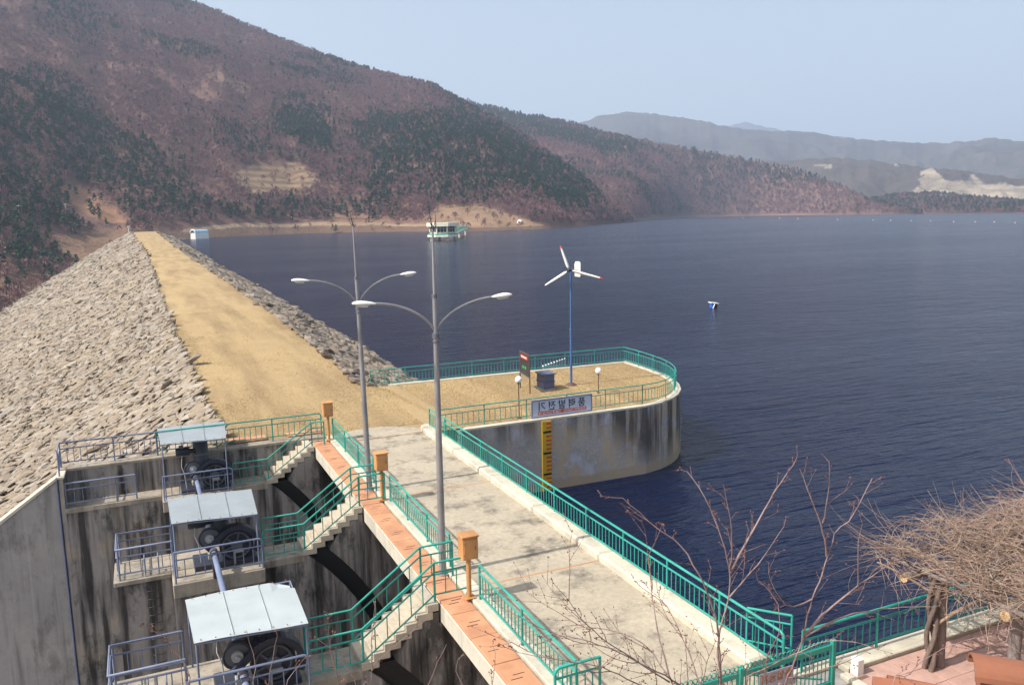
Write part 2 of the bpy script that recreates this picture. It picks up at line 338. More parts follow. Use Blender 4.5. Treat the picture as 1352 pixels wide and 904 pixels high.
def cov_near(ix, iy, T, X, Y, Z):
    n = fbm(X / 90, Y / 90, 3, 5)[..., None]; n2 = fbm(X / 35, Y / 35, 8, 4)[..., None]
    c = BROWN * (.7 + .6 * n) + np.array([.03, .012, .0]) * (n2 - .4)
    def put(poly, col, s=.85):
        m = polyin(ix + 14 * (n2[..., 0] - .5) * 2, iy + 9 * (n[..., 0] - .5) * 2, poly)[..., None]
        return np.where(m, c * (1 - s) + np.array(col) * (.75 + .5 * n2) * s, c)
    c = put([(300, 228), (330, 214), (395, 216), (425, 235), (410, 256), (350, 258), (315, 250)], (.34, .245, .15), .75)
    tz = polyin(ix, iy, [(290, 228), (330, 210), (395, 212), (432, 235), (415, 260), (350, 262), (310, 256)]); st = .5 + .5 * np.sin(Z / 7.5 * 2 * math.pi + 3 * (n[..., 0] - .5)); c = np.where(tz[..., None], c * (.55 + .65 * st[..., None]), c)
    c = put([(560, 285), (580, 266), (640, 272), (690, 288), (735, 302), (640, 308), (560, 305)], (.34, .23, .14), .8)
    c = put([(430, 300), (440, 270), (520, 262), (560, 275), (560, 305)], (.32, .20, .13), .6)
    c = put([(80, 238), (112, 243), (178, 297), (140, 299), (105, 280)], (.36, .20, .115), .85)
    c = put([(70, 320), (110, 308), (170, 304), (172, 312), (110, 350), (80, 345)], (.25, .16, .10), .8)
    c = put([(-60, 350), (10, 330), (60, 350), (90, 360), (0, 430), (-60, 440)], (.19, .115, .075), .7)
    c = put([(265, 88), (300, 86), (345, 108), (330, 118), (290, 108)], (.27, .18, .125), .6)
    c = put([(590, 200), (610, 208), (600, 215)], (.3, .2, .12), .6)
    sh = (T < .018)[..., None]; c = np.where(sh & (Z[..., None] < 4), np.array([.17, .112, .08]), c)
    rd = ((T > .016) & (T < .024) & (ix > 240) & (ix < 600))[..., None]; c = np.where(rd, np.array([.36, .265, .175]), c)
    return np.clip(c, .01, .9)
wd = lambda x, y: float(un(x, y, WZ - .3).xy.length)
toe = [(-350, 560, 300), (-100, 465, 380), (0, 412, 430), (50, 380, 500), (100, 350, 580), (150, 322, 660), (176, 306.5, 692)]
stA = [(x, uny(x, y, Y).xy.length, uny(x, y, Y)[2] - .8) for x, y, Y in toe] + [(196, 705, 1.4), (206, 712, 1.0), (222, 720, -2.2), (238, 732, -3.6)] + [(x, d, WZ - .3) for x, d in ((255, 745), (285, 772), (320, 805), (370, 840), (420, 860), (480, 858), (520, 845), (560, 820), (600, 800), (640, 785))] + [(x, wd(x, y), WZ - .3) for x, y in ((720, 303), (770, 299), (810, 295.5), (842, 292.8))]
tpA = [(-350, 1600, -70), (-100, 1650, -80), (100, 1750, -72), (200, 1850, -32), (262, 1900, 1), (300, 1900, 15), (340, 1890, 34), (400, 1870, 60), (440, 1850, 74), (480, 1820, 88), (540, 1760, 104), (575, 1720, 112), (620, 1650, 138), (680, 1560, 172), (720, 1500, 198), (760, 1430, 226), (800, 1370, 262), (842, 1330, 292)]
ridge('hillside', -350, 842, 330, 130, stA, tpA, 9, 95, 'hill', cov_near, seed=2)
def cov_mid(ix, iy, T, X, Y, Z):
    n = fbm(X / 140, Y / 140, 13, 5)[..., None]; c = np.array([.165, .10, .085]) * (.65 + .7 * n)
    return np.clip(np.where((T < .02)[..., None], np.array([.22, .14, .1]), c), .01, 1)
stB = [(470, 1600, 0), (700, 1450, 0), (800, 1250, WZ - .3)] + [(x, wd(x, y), WZ - .3) for x, y in ((826, 293.8), (865, 290), (904, 287.4), (950, 286.2), (1005, 285), (1090, 284), (1190, 283.2), (1218, 283.2))]
tpB_ = [(470, 2300, 90), (540, 2350, 104), (600, 2400, 127), (640, 2420, 141), (700, 2450, 153), (760, 2450, 164), (800, 2430, 177), (850, 2400, 187), (900, 2400, 196), (960, 2420, 207), (1000, 2480, 214), (1050, 2400, 225), (1085, 2300, 236), (1120, 2200, 253), (1150, 2120, 264), (1190, 2060, 277), (1218, 2040, 283.5)]; tpB = tpB_
ridge('far_hillside', 470, 1218, 228, 80, stB, tpB, 10, 75, 'hill', cov_mid, seed=21)
def cov_far(ix, iy, T, X, Y, Z):
    n = fbm(X / 300, Y / 300, 31, 5)[..., None]; n2 = fbm(X / 60, Y / 60, 33, 3)[..., None]; c = np.array([.09, .07, .056]) * (.6 + .8 * n)
    jx = ix + 12 * (n2[..., 0] - .5); jy = iy + 12 * (n2[..., 0] - .5)
    for poly in ([(1203, 252), (1214, 240), (1220, 223), (1232, 222), (1248, 238), (1268, 242), (1286, 232), (1300, 243), (1352, 245), (1420, 250), (1420, 275), (1196, 275)], [(1040, 208), (1058, 205), (1060, 210)], [(1075, 219), (1100, 218), (1098, 224)], [(1170, 214), (1186, 213), (1184, 218)]):
        c = np.where(polyin(jx, jy, poly)[..., None], np.array([.40, .33, .25]) * (.45 + 1.0 * fbm(X / 45, Z / 9, 35, 4)[..., None]), c)
    return np.clip(c, .01, 1)
ridge('wooded_shore', 1100, 1560, 130, 30, [(1100, 2150, WZ - .3), (1190, 2080, WZ - .3), (1352, 1800, WZ - .3), (1560, 1500, WZ - .3)],
      [(1100, 2300, 271), (1150, 2450, 265), (1180, 2450, 259), (1230, 2450, 258), (1290, 2400, 263), (1352, 2350, 268), (1560, 2200, 260)], 6, 60, 'far_hill', cov_mid, seed=41)
ridge('quarry_hill', 860, 1600, 260, 60, [(860, 2700, 0), (1600, 2600, 0)], [(860, 3500, 222), (930, 3500, 216), (1000, 3500, 215), (1050, 3500, 211), (1100, 3500, 209), (1150, 3450, 212), (1190, 3400, 218), (1230, 3300, 222), (1290, 3300, 228), (1352, 3300, 238), (1450, 3300, 225), (1600, 3300, 210)], 26, 60, 'far_hill', cov_far, seed=51)
def cov_blue(ix, iy, T, X, Y, Z):
    n = .5 * fbm(X / 350, Y / 350, 61, 6)[..., None] + .5 * fbm(X / 90, Y / 90, 63, 4)[..., None]; return np.clip(np.array([.085, .075, .068]) * (.2 + 1.6 * n), .01, 1)
ridge('distant_mountains', 660, 1700, 300, 60, [(660, 3900, 0), (1700, 3900, 0)], [(660, 5600, 190), (720, 5600, 178), (765, 5600, 163), (790, 5600, 154), (825, 5600, 148), (855, 5600, 149), (890, 5600, 154), (930, 5600, 161), (965, 5600, 168), (1000, 5600, 173), (1045, 5600, 173), (1075, 5600, 176), (1110, 5600, 182), (1150, 5500, 186), (1200, 5400, 189), (1245, 5400, 189), (1275, 5300, 186), (1305, 5200, 183), (1330, 5200, 185), (1370, 5200, 192), (1500, 5200, 170), (1700, 5200, 180)], 60, 70, 'far_hill', cov_blue, seed=71)
ridge('peak', 880, 1150, 60, 20, [(880, 8200, 0), (1150, 8200, 0)], [(880, 9500, 185), (940, 9500, 173), (968, 9500, 165), (982, 9500, 162), (1000, 9500, 166), (1030, 9500, 172), (1150, 9500, 186)], 40, 60, 'far_hill', cov_blue, seed=81)
tag(part('ground', MB().add([(-9000, -9000, -72), (14000, -9000, -72), (14000, 14000, -72), (-9000, 14000, -72)], [(0, 1, 2, 3)]).mesh('ground', 'soil')), kind='structure')
tag(part('water', MB().add([(9.5, -300, WZ), (9000, -300, WZ), (9000, 9000, WZ), (9.5, 9000, WZ)], [(0, 1, 2, 3)]).mesh('water', 'water')), kind='structure')
def on_hill(px, py, name='hillside'):
    xs, ts, P, o = LAND[name]; c = int(np.argmin(np.abs(xs - px))); _, iy = proj(P[:, c]); k = np.where(iy <= py)[0]
    return Vector(P[k[0] if len(k) else -1, c])
# ---- trees on the hills
def bare_crown(seed, n=34):
    r = np.random.default_rng(seed); V = []; Fc = []
    for i in range(n):
        th = r.uniform(0, 6.283); ph = r.uniform(-.35, 1.45); R = r.uniform(.45, 1.0)
        c = np.array([math.cos(th) * math.cos(ph) * R * 2.3, math.sin(th) * math.cos(ph) * R * 2.3, 3.4 + math.sin(ph) * R * 2.6])
        d = np.array([c[0] * .35, c[1] * .35, 1.0]); d /= np.linalg.norm(d); s = np.cross(d, r.normal(size=3)); s /= np.linalg.norm(s)
        L, W = r.uniform(.5, 1.1), r.uniform(.14, .4); k = len(V); V += [c - d * L - s * W * .3, c - d * L * .2 - s * W, c + d * L, c - d * L * .1 + s * W]; Fc.append((k, k + 1, k + 2, k + 3))
    for a in range(3):
        an = a * 2.1; k = len(V); V += [(math.cos(an) * .16, math.sin(an) * .16, -.6), (-math.cos(an) * .16, -math.sin(an) * .16, -.6), (-math.cos(an) * .06, -math.sin(an) * .06, 4.2), (math.cos(an) * .06, math.sin(an) * .06, 4.2)]; Fc.append((k, k + 1, k + 2, k + 3))
    return np.array(V), np.array(Fc)
def pine_crown(seed, n=60, tall=1.0):
    r = np.random.default_rng(seed); V = []; Fc = []; lx, ly = r.uniform(-.5, .5, 2)
    for i in range(n):
        h = r.uniform(0, 1) ** .8; R = (1.0 - h * .78) * (.75 + .5 * math.sin(h * 15 + seed)) * 2.2; th = r.uniform(0, 6.283); q = R * r.uniform(.35, 1)
        c = np.array([math.cos(th) * q + lx * h, math.sin(th) * q + ly * h, 1.6 + h * 5.6 * tall]); s1 = np.array([math.cos(th), math.sin(th), r.uniform(-.5, .3)]); s2 = np.cross(s1, [0, 0, 1.0]) + r.normal(0, .35, 3)
        a, b = r.uniform(.5, 1.05), r.uniform(.35, .8); k = len(V); V += [c - s1 * a, c - s2 * b + [0, 0, .15], c + s1 * a - [0, 0, .25], c + s2 * b + [0, 0, .15]]; Fc.append((k, k + 1, k + 2, k + 3))
    return np.array(V), np.array(Fc)
def variant(name, vf, mat):
    return bpy.data.objects.new(name, npmesh(name, vf[0], vf[1], mat))
BARE = [variant('bare_tree', bare_crown(i), 'bare') for i in range(4)]; PINE = [variant('pine', pine_crown(40 + i), 'pine') for i in range(4)]
def wood(name, pts, scl, variants, label, cat):
    me = bpy.data.meshes.new(name); me.vertices.add(len(pts)); me.vertices.foreach_set('co', np.asarray(pts, np.float32).ravel())
    for k, v, ty in (('scl', scl, 'FLOAT'), ('rot', RNG.uniform(0, 6.283, len(pts)), 'FLOAT'), ('pick', RNG.integers(0, len(variants), len(pts)), 'INT')):
        a = me.attributes.new(k, ty, 'POINT'); a.data.foreach_set('value', np.asarray(v, np.int32 if ty == 'INT' else np.float32))
    me.materials.append(variants[0].data.materials[0]); o = tag(part(name, me), label, cat, None, 'stuff')
    g = bpy.data.node_groups.new(name, 'GeometryNodeTree'); g.interface.new_socket('Geometry', in_out='INPUT', socket_type='NodeSocketGeometry'); g.interface.new_socket('Geometry', in_out='OUTPUT', socket_type='NodeSocketGeometry')
    N = g.nodes.new; gi, go, j = N('NodeGroupInput'), N('NodeGroupOutput'), N('GeometryNodeJoinGeometry')
    def attr(nm, ty):
        q = N('GeometryNodeInputNamedAttribute'); q.data_type = ty; q.inputs[0].default_value = nm; return q.outputs[0]
    ro = N('ShaderNodeCombineXYZ'); g.links.new(attr('rot', 'FLOAT'), ro.inputs[2])
    for k, vo in enumerate(variants):
        oi = N('GeometryNodeObjectInfo'); oi.inputs[0].default_value = vo; oi.inputs['As Instance'].default_value = True
        ip = N('GeometryNodeInstanceOnPoints'); cmp = N('FunctionNodeCompare'); cmp.data_type = 'INT'; cmp.operation = 'EQUAL'
        ii = [s for s in cmp.inputs if s.type == 'INT']; g.links.new(attr('pick', 'INT'), ii[0]); ii[1].default_value = k
        g.links.new(gi.outputs[0], ip.inputs['Points']); g.links.new(cmp.outputs[0], ip.inputs['Selection']); g.links.new(oi.outputs['Geometry'], ip.inputs['Instance'])
        g.links.new(ro.outputs[0], ip.inputs['Rotation']); g.links.new(attr('scl', 'FLOAT'), ip.inputs['Scale']); g.links.new(ip.outputs[0], j.inputs[0])
    g.links.new(j.outputs[0], go.inputs[0]); o.modifiers.new('scatter', 'NODES').node_group = g; return o
def sample(name, n, tmin=0.0, tmax=1.0):
    xs, ts, P, o = LAND[name]; r, c = P.shape[:2]; nr = int(np.sum(ts <= 1.0)) - 1
    A = np.linalg.norm(np.cross(P[1:nr + 1, :-1] - P[:nr, :-1], P[:nr, 1:] - P[:nr, :-1]), axis=-1)
    A = A * ((ts[:nr] >= tmin) & (ts[:nr] <= tmax))[:, None]; p = (A / A.sum()).ravel(); k = RNG.choice(len(p), n, p=p); i, j = k // (c - 1), k % (c - 1)
    u, v = RNG.random((2, n)); u = u[:, None]; v = v[:, None]
    Q = (P[i, j] * (1 - u) + P[i + 1, j] * u) * (1 - v) + (P[i, j + 1] * (1 - u) + P[i + 1, j + 1] * u) * v
    return Q, ts[i]
NP = 64000; Q, T = sample('hillside', NP); ix, iy = proj(Q); n = fbm(Q[:, 0] / 110, Q[:, 1] / 110, 5, 4); nf = fbm(Q[:, 0] / 40, Q[:, 1] / 40, 6, 3)
jx, jy = ix + 30 * (nf - .5), iy + 24 * (nf - .5); pp = np.clip((n - .57) * 3.5, 0.02, .5); jx = jx + RNG.normal(0, 9, NP) + 60 * (fbm(Q[:, 0] / 80, Q[:, 1] / 80, 66, 4) - .5); jy = jy + RNG.normal(0, 6, NP) + 45 * (fbm(Q[:, 0] / 80, Q[:, 1] / 80, 77, 4) - .5)
for poly, d in (([(-360, 130), (0, 105), (60, 95), (150, 165), (230, 225), (255, 290), (170, 300), (-360, 330)], .72), ([(-360, 310), (0, 290), (85, 300), (95, 360), (40, 372), (-360, 420)], .75), ([(478, 170), (505, 148), (570, 158), (640, 160), (700, 190), (770, 225), (800, 270), (760, 282), (700, 262), (630, 248), (560, 247), (478, 250)], .82), ([(360, 130), (395, 127), (435, 145), (450, 185), (430, 200), (365, 180)], .97), ([(375, 82), (420, 92), (475, 108), (470, 120), (400, 105), (375, 95)], .9), ([(60, 0), (130, 20), (150, 60), (60, 45)], .5), ([(285, 170), (345, 165), (360, 205), (300, 212)], .5), ([(540, 100), (600, 120), (700, 185), (790, 250), (700, 215), (600, 150)], .8), ([(220, 275), (300, 272), (420, 278), (418, 293), (300, 292), (220, 292)], .6), ([(615, 255), (655, 262), (650, 280), (620, 278)], .5)):
    pp = np.where(polyin(jx, jy, poly), d * np.clip(.35 + 1.3 * n, 0, 1), pp)
clear = np.zeros(NP, bool)
jx, jy = ix + 30 * (nf - .5), iy + 24 * (nf - .5)
for poly in ([(300, 228), (330, 214), (395, 216), (425, 235), (410, 256), (350, 258), (315, 250)], [(78, 236), (112, 240), (182, 300), (140, 312), (95, 292)], [(70, 322), (110, 308), (172, 304), (172, 312), (110, 350), (80, 348)], [(560, 288), (580, 268), (640, 274), (735, 304), (640, 308), (560, 306)]): clear |= polyin(jx, jy, poly)
clear |= (T < .03) & (ix > 200)
keep = ~(clear & (RNG.random(NP) < .93)); isp = (RNG.random(NP) < pp) & keep; isb = keep & ~isp
dens = np.where(fbm(Q[:, 0] / 70, Q[:, 1] / 70, 15, 3) > .42, 1, .45); isb &= RNG.random(NP) < dens
near = isp & (ix > -20) & (ix < 262) & (iy > 150) & (iy < 380)
idx = np.where(near)[0]; idx = idx[np.argsort(np.hypot(Q[idx, 0], Q[idx, 1]))][:150]; ispg = isp.copy(); ispg[idx] = False
wood('bare_woodland', Q[isb], RNG.uniform(.75, 1.5, isb.sum()), BARE, 'leafless brown woodland covering the big hillside behind the dam', 'woodland')
wood('pine_forest', Q[ispg], RNG.uniform(.8, 1.35, ispg.sum()), PINE, 'dark green pine stands scattered over the big hillside', 'forest')
pt = MB().tube([(0, 0, -.8), (.05, 0, 2), (0, .1, 5.5)], [.2, .16, .06], 6).mesh('trunk', 'bark'); pc = [v.data for v in PINE]
for k in idx:
    s = random.uniform(.9, 1.35); o = thing('pine_tree', Q[k], 'dark pine tree in the wood on the lower slopes left of the dam', 'tree', 'pines on the lower slopes left of the dam')
    o.rotation_euler[2] = random.uniform(0, 6.28); o.scale = (s, s, s)
    for nm, me in (('trunk', pt), ('crown', random.choice(pc))): p = part(nm, me, o, Q[k])
Q, T = sample('far_hillside', 26000); ix, iy = proj(Q); n = fbm(Q[:, 0] / 150, Q[:, 1] / 150, 25, 4); pr = np.clip((n - .45) * 2.4 + .65 * np.clip((T - .55) / .3, 0, 1), .04, .85); f = RNG.random(len(Q)) < pr; ok = T > .02
wood('far_bare_woodland', Q[~f & ok], RNG.uniform(.9, 1.7, (~f & ok).sum()), BARE, 'leafless brown woodland on the farther ridge running down to the lake', 'woodland')
wood('far_pine_forest', Q[f & ok], RNG.uniform(.9, 1.6, (f & ok).sum()), PINE, 'dark pines along the top of the farther ridge by the lake', 'forest')
Q, T = sample('wooded_shore', 7000, .02); f = RNG.random(len(Q)) < .4
wood('shore_bare_woodland', Q[~f], RNG.uniform(1, 1.7, (~f).sum()), BARE, 'brown leafless trees on the low far shore in front of the quarry', 'woodland')
wood('shore_pine_forest', Q[f], RNG.uniform(1, 1.8, f.sum()), PINE, 'dark trees on the low far shore in front of the quarry', 'forest')
# ------------------------------------------------------------------ embankment dam
YS = np.concatenate([np.linspace(40.9, 120, 60), np.linspace(120, 720, 90)[1:]])
def cl(Y): return np.interp(Y, [40, 47, 75, 120, 300, 436, 700, 720], [3.3, 2.75, 2.45, 2.2, 2.2, 0.2, -4.2, -4.6])
def crr(Y): return np.interp(Y, [40, 50, 53, 60, 75, 95, 160, 436, 700, 720], [14.4, 13.6, 12.4, 12.9, 13.2, 13.6, 13.8, 14.3, 15, 15])
def cz(Y): return np.interp(Y, [40, 100, 168, 292, 436, 700, 720], [0, .25, .4, .5, 1.4, 3.1, 3.1])
JIT = .35
X0 = cl(YS) + JIT * (fbm(YS / 3, YS * 0, 4, 3) - .5) * 2; X1 = crr(YS) + JIT * (fbm(YS / 3, YS * 0 + 9, 4, 3) - .5); us = np.linspace(0, 1, 16)
P = np.stack([X0[:, None] + (X1 - X0)[:, None] * us, YS[:, None] + 0 * us, cz(YS)[:, None] + .18 * np.sin(us * math.pi) * np.clip((YS[:, None] - 42) / 9, 0, 1) - .02 + .06 * (fbm(YS[:, None] / 2 + us * 0, us * 6 + YS[:, None] * 0, 6, 3) - .5)], -1)
dam = thing('dam_embankment', (8, 60, 0), 'long rock faced embankment dam with a dry grass crest', 'dam', None, 'structure')
part('grass_crest', gridmesh('grass_crest', P, 'grass'), dam)
ud = np.concatenate([np.linspace(0, 40, 50), np.linspace(40, 110, 20)[1:]])
DS = lambda Y, u: np.stack([cl(Y) - u, Y, cz(Y) - .5 * u + .06], -1)
US = lambda Y, u: np.stack([crr(Y) + u, Y, cz(Y) - .465 * u + .03], -1)
part('downstream_face', gridmesh('downstream_face', DS(YS[:, None] + 0 * ud, ud[None, :] + 0 * YS[:, None]) - [0, 0, .16], 'rock_base'), dam)
uu = np.linspace(0, 18, 12); YU = YS[YS > 51]; YU = np.concatenate([[51.2], YU])
part('upstream_face', gridmesh('upstream_face', US(YU[:, None] + 0 * uu, uu[None, :] + 0 * YU[:, None]) - [0, 0, .1], 'rock_base'), dam)
def ico(sub):
    bm = bmesh.new(); bmesh.ops.create_icosphere(bm, subdivisions=sub, radius=1.0); V = np.array([v.co for v in bm.verts]); F = np.array([[v.index for v in f.verts] for f in bm.faces]); bm.free(); return V, F
def rockshape(seed, sub):
    V, F = ico(sub); r = np.random.default_rng(seed); V = V.copy()
    for k in range(7):
        d = r.normal(size=3); d /= np.linalg.norm(d); h = r.uniform(.45, .85); q = V @ d; V -= np.outer(np.clip(q - h, 0, None), d)
    return V + r.normal(0, .05, V.shape), F
RS = [rockshape(i, 2) for i in range(10)]; RS1 = [rockshape(i, 1) for i in range(10)]
def orient(N, n, along, spread):
    "rotation matrices: x along the slope direction (jittered), z near the normal"
    z = np.asarray(n) + RNG.normal(0, .15, (N, 3)); z /= np.linalg.norm(z, axis=1)[:, None]
    x = np.asarray(along) + RNG.normal(0, spread, (N, 3)); x -= z * np.sum(x * z, 1)[:, None]; x /= np.linalg.norm(x, axis=1)[:, None]
    return np.stack([x, np.cross(z, x), z], -1)
def rocks(pos, size, n, along, spread, mat, nind, hi):
    N = len(pos); R = orient(N, n, along, spread); S = np.stack([size * RNG.uniform(.85, 1.35, N), size * RNG.uniform(.45, .78, N), size * RNG.uniform(.2, .36, N) * (1.5 if mat == 'rock_dark' else 1)], -1)
    order = np.argsort(np.linalg.norm(pos - [0, 0, CH], axis=1)); VV = []; FF = {3: []}; off = 0
    mes = [npmesh('rock', v, f, mat) for v, f in RS]
    for c, k in enumerate(order):
        if c < nind:
            o = part('rock', mes[k % 10], dam, pos[k]); o.rotation_euler = Matrix(R[k].tolist()).to_euler(); o.scale = S[k]; continue
        v, f = (RS if c < hi else RS1)[k % 10]; VV.append((v * S[k]) @ R[k].T + pos[k]); FF[3].append(f + off); off += len(v)
    return np.concatenate(VV), np.concatenate(FF[3])
def scatter(Y0, Y1, u0, u1f, size, surf, cover=1.5):
    A = (Y1 - Y0) * (u1f((Y0 + Y1) / 2) - u0); n = int(A / (size * size * 1.05) * cover); Y = RNG.uniform(Y0, Y1, n); u = u0 + RNG.random(n) * (u1f(Y) - u0)
    return surf(Y, u) , np.full(n, size) * RNG.lognormal(0, .36, n)
vis = lambda Y: np.interp(Y, [40, 60, 90, 135, 230, 430, 700], [9, 12, 17, 24, 37, 68, 6])
L = [scatter(a, b, -.25, vis, s, DS, c) for a, b, s, c in ((41, 60, .34, 1.12), (60, 90, .35, 1.1), (90, 140, .43, 1.05), (140, 230, .6, 1.0), (230, 430, .95, .8), (430, 680, 1.3, .6))]
V, F = rocks(np.concatenate([l[0] for l in L]), np.concatenate([l[1] for l in L]), (-.447, 0, .894), (-.88, .22, -.44), .5, 'rock', 240, 3500)
part('riprap', npmesh('riprap', V, F, 'rock'), dam, kind='stuff')
vu = lambda Y: np.interp(Y, [50, 700], [9.3, 14])
L = [scatter(a, b, -.2, vu, s, US, c) for a, b, s, c in ((51.5, 90, .40, 1.1), (90, 170, .50, 1.0), (170, 320, .7, 1.0), (320, 690, 1.1, .8))]
V, F = rocks(np.concatenate([l[0] for l in L]), np.concatenate([l[1] for l in L]), (.42, 0, .907), (.85, .2, -.42), 1.1, 'rock_dark', 50, 900)
part('riprap', npmesh('riprap', V, F, 'rock_dark'), dam, kind='stuff')
# dry grass tufts, crest and platform
def tufts(X, Y, Z, h):
    n = len(X); V = np.zeros((n, 9, 3)); b = np.stack([X, Y, Z], -1)
    for k in range(3):
        a = RNG.uniform(0, 6.283, n); d = np.stack([np.cos(a), np.sin(a), 0 * a], -1); V[:, 3 * k] = b - d * .014; V[:, 3 * k + 1] = b + d * .014
        V[:, 3 * k + 2] = b + np.stack([RNG.normal(0, .04, n), RNG.normal(0, .04, n), h * RNG.uniform(.5, 1.2, n)], -1)
    return V.reshape(-1, 3), np.arange(n * 9).reshape(-1, 3)
nt_ = 42000; Y = 41 + (RNG.random(nt_) ** 1.5) * 60; u = RNG.random(nt_); e = RNG.random(nt_) < .25; u = np.where(e, np.where(RNG.random(nt_) < .5, RNG.normal(0, .015, nt_), 1 + RNG.normal(0, .012, nt_)), u)
X = cl(Y) + (crr(Y) - cl(Y)) * u
V, F = tufts(X, Y, cz(Y) + .17 * np.sin(np.clip(u, 0, 1) * math.pi) * np.clip((Y - 42) / 9, 0, 1) - .03, .055)
tag(part('dry_grass', npmesh('dry_grass', V, F, 'tuft')), 'short dry straw coloured grass tufts along the dam crest', 'grass', None, 'stuff')
# ------------------------------------------------------------------ quay platform on the lake side
arc = [(25.4, 38.3), (26.6, 38.6), (27.8, 39.2), (28.8, 40.0), (29.7, 41.0), (30.5, 42.3), (31.1, 43.7), (31.5, 45.3), (31.75, 47.2), (31.9, 49.0), (32.0, 51.0)]
def curve(pts, n=40):
    p = np.array(pts); d = np.concatenate([[0], np.cumsum(np.linalg.norm(np.diff(p, axis=0), axis=1))]); return list(zip(np.interp(np.linspace(0, d[-1], n), d, p[:, 0]), np.interp(np.linspace(0, d[-1], n), d, p[:, 1])))
outl = [(14.2, 38.3)] + arc + [(14.2, 51.5)]
qy = thing('lake_platform', (22, 45, WZ), 'concrete platform with a rounded end standing in the lake', 'platform', None, 'structure')
part('retaining_wall', MB().prism(outl, 'z', -9, -.04).mesh('retaining_wall', 'quay'), qy)
def inset(pts, d):
    c = np.array([22.5, 45.0]); out = []
    n = len(pts)
    for i, p in enumerate(pts):
        a = np.array(pts[i - 1]); b = np.array(p); q = np.array(pts[(i + 1) % n]); n1 = np.array([-(b - a)[1], (b - a)[0]]); n2 = np.array([-(q - b)[1], (q - b)[0]]); n1 /= np.linalg.norm(n1); n2 /= np.linalg.norm(n2)
        m = n1 + n2; m /= np.linalg.norm(m); out.append(tuple(b + m * d / max(.4, m @ n1)))
    return out
inn = inset(outl, .42); rim = MB(); N_ = len(outl)
for i in range(N_ - 1):
    a, b, c_, d_ = outl[i], outl[i + 1], inn[i + 1], inn[i]
    rim.prism([a, b, c_, d_], 'z', -.04, .06)
part('rim', rim.mesh('rim', 'kerb'), qy)
g_ = [(13.0, 38.75)] + inn[1:-1] + [(13.0, 51.1)]
gp = MB().add([(x, y, .02) for x, y in g_], [tuple(range(len(g_)))]).mesh('lawn', 'grass'); part('lawn', gp, qy)
n = 20000; X = RNG.uniform(13.5, 31.4, n); Y = RNG.uniform(38.8, 51, n); m = polyin(X, Y, inn); V, F = tufts(X[m], Y[m], 0 * X[m] + .02, .045)
tag(part('dry_grass', npmesh('dry_grass', V, F, 'tuft')), 'short dry straw coloured grass tufts on the lake platform', 'grass', None, 'stuff')
# water gauge painted board on the wall
ga = thing('water_gauge', (19.1, 38.3, -3.9), 'tall yellow water level gauge with red and black marks on the platform wall', 'gauge')
boxpart('board', ga, 'gauge_yellow', (18.82, 19.36, 38.24, 38.30, -4.6, -.06), .005)
rm, bm_ = MB().box(-.15, .15, -.008, .008, -.05, .05).mesh('mark', 'gauge_red'), MB().box(-.2, .2, -.009, .009, -.055, .055).mesh('mark', 'black')
for k in range(18):
    z = -.19 - k * .232; bk = k % 5 == 2
    part('mark', bm_ if bk else rm, ga, (19.15 if bk else 19.20, 38.237, z))
    if bk:
        dg = MB()
        for q in (0, 1): dg.box(18.88 + q * .09, 18.94 + q * .09, 38.226, 38.238, z - .06, z + .05)
        part('numeral', dg.mesh('numeral', 'black'), ga)
# ------------------------------------------------------------------ railings
MESHES = {}
def unit_rod(mat, r):
    k = (mat, r)
    if k not in MESHES: MESHES[k] = MB().tube([(0, 0, 0), (0, 0, 1)], r, 6).mesh('baluster', mat)
    return MESHES[k]
def resample(path, at):
    p = np.array(path, float); d = np.concatenate([[0], np.cumsum(np.linalg.norm(np.diff(p[:, :2], axis=0), axis=1))]); return np.stack([np.interp(at, d, p[:, i]) for i in range(3)], -1), d[-1]
def railing(label, path, mat='green', h=1.1, mid=.83, low=.2, pitch=2.35, bal=.214, posts=None, group=None, rt=.032, name='railing', round_start=False, round_end=False, foot=0.0, cat='railing'):
    base = Vector(path[0]); o = thing(name, base, label, cat, group); p = [Vector(q) for q in path]
    top = [q + Vector((0, 0, h)) for q in p]
    if round_start:
        d = (top[1] - top[0]).normalized(); top = [top[0] + Vector((0, 0, -.14)), top[0] + d * .03 + Vector((0, 0, -.05)), top[0] + d * .10] + top[1:]
    if round_end:
        d = (top[-2] - top[-1]).normalized(); e = top[-1]; top = top[:-1] + [e + d * .10, e + d * .03 + Vector((0, 0, -.05)), e + Vector((0, 0, -.14))]
    part('top_rail', MB().tube(top, rt, 10).mesh('top_rail', mat), o)
    part('mid_rail', MB().tube([q + Vector((0, 0, mid)) for q in p], rt * .75, 8).mesh('mid_rail', mat), o)
    part('bottom_rail', MB().tube([q + Vector((0, 0, low)) for q in p], rt * .75, 8).mesh('bottom_rail', mat), o)
    _, Ltot = resample(path, [0]); npn = max(1, round(Ltot / pitch)); at = np.linspace(0, Ltot, npn + 1) if posts is None else np.array(posts)
    A, _ = resample(path, at); pm = unit_rod(mat, rt * .95); q = unit_rod(mat, .016)
    for i, a in enumerate(A): part('post', pm, o, (a[0], a[1], a[2] - foot), scale=(1, 1, h + foot - (.10 if (i == 0 and round_start) or (i == len(A) - 1 and round_end) else 0)))
    for i in range(len(at) - 1):
        nb = max(1, round((at[i + 1] - at[i]) / bal)); B, _ = resample(path, np.linspace(at[i], at[i + 1], nb + 1)[1:-1])
        for b in B: part('baluster', q, o, (b[0], b[1], b[2] + low), scale=(1, 1, mid - low))
    return o
fp = [(12.95, 38.72, 0), (25.3, 38.72, .0)]
railing('green railing along the front edge of the lake platform, carrying the white sign', [(13.3, 38.72, .02), (25.4, 38.72, .06)], bal=.30, pitch=2.43, rt=.03)
ac = inset(outl, .3)
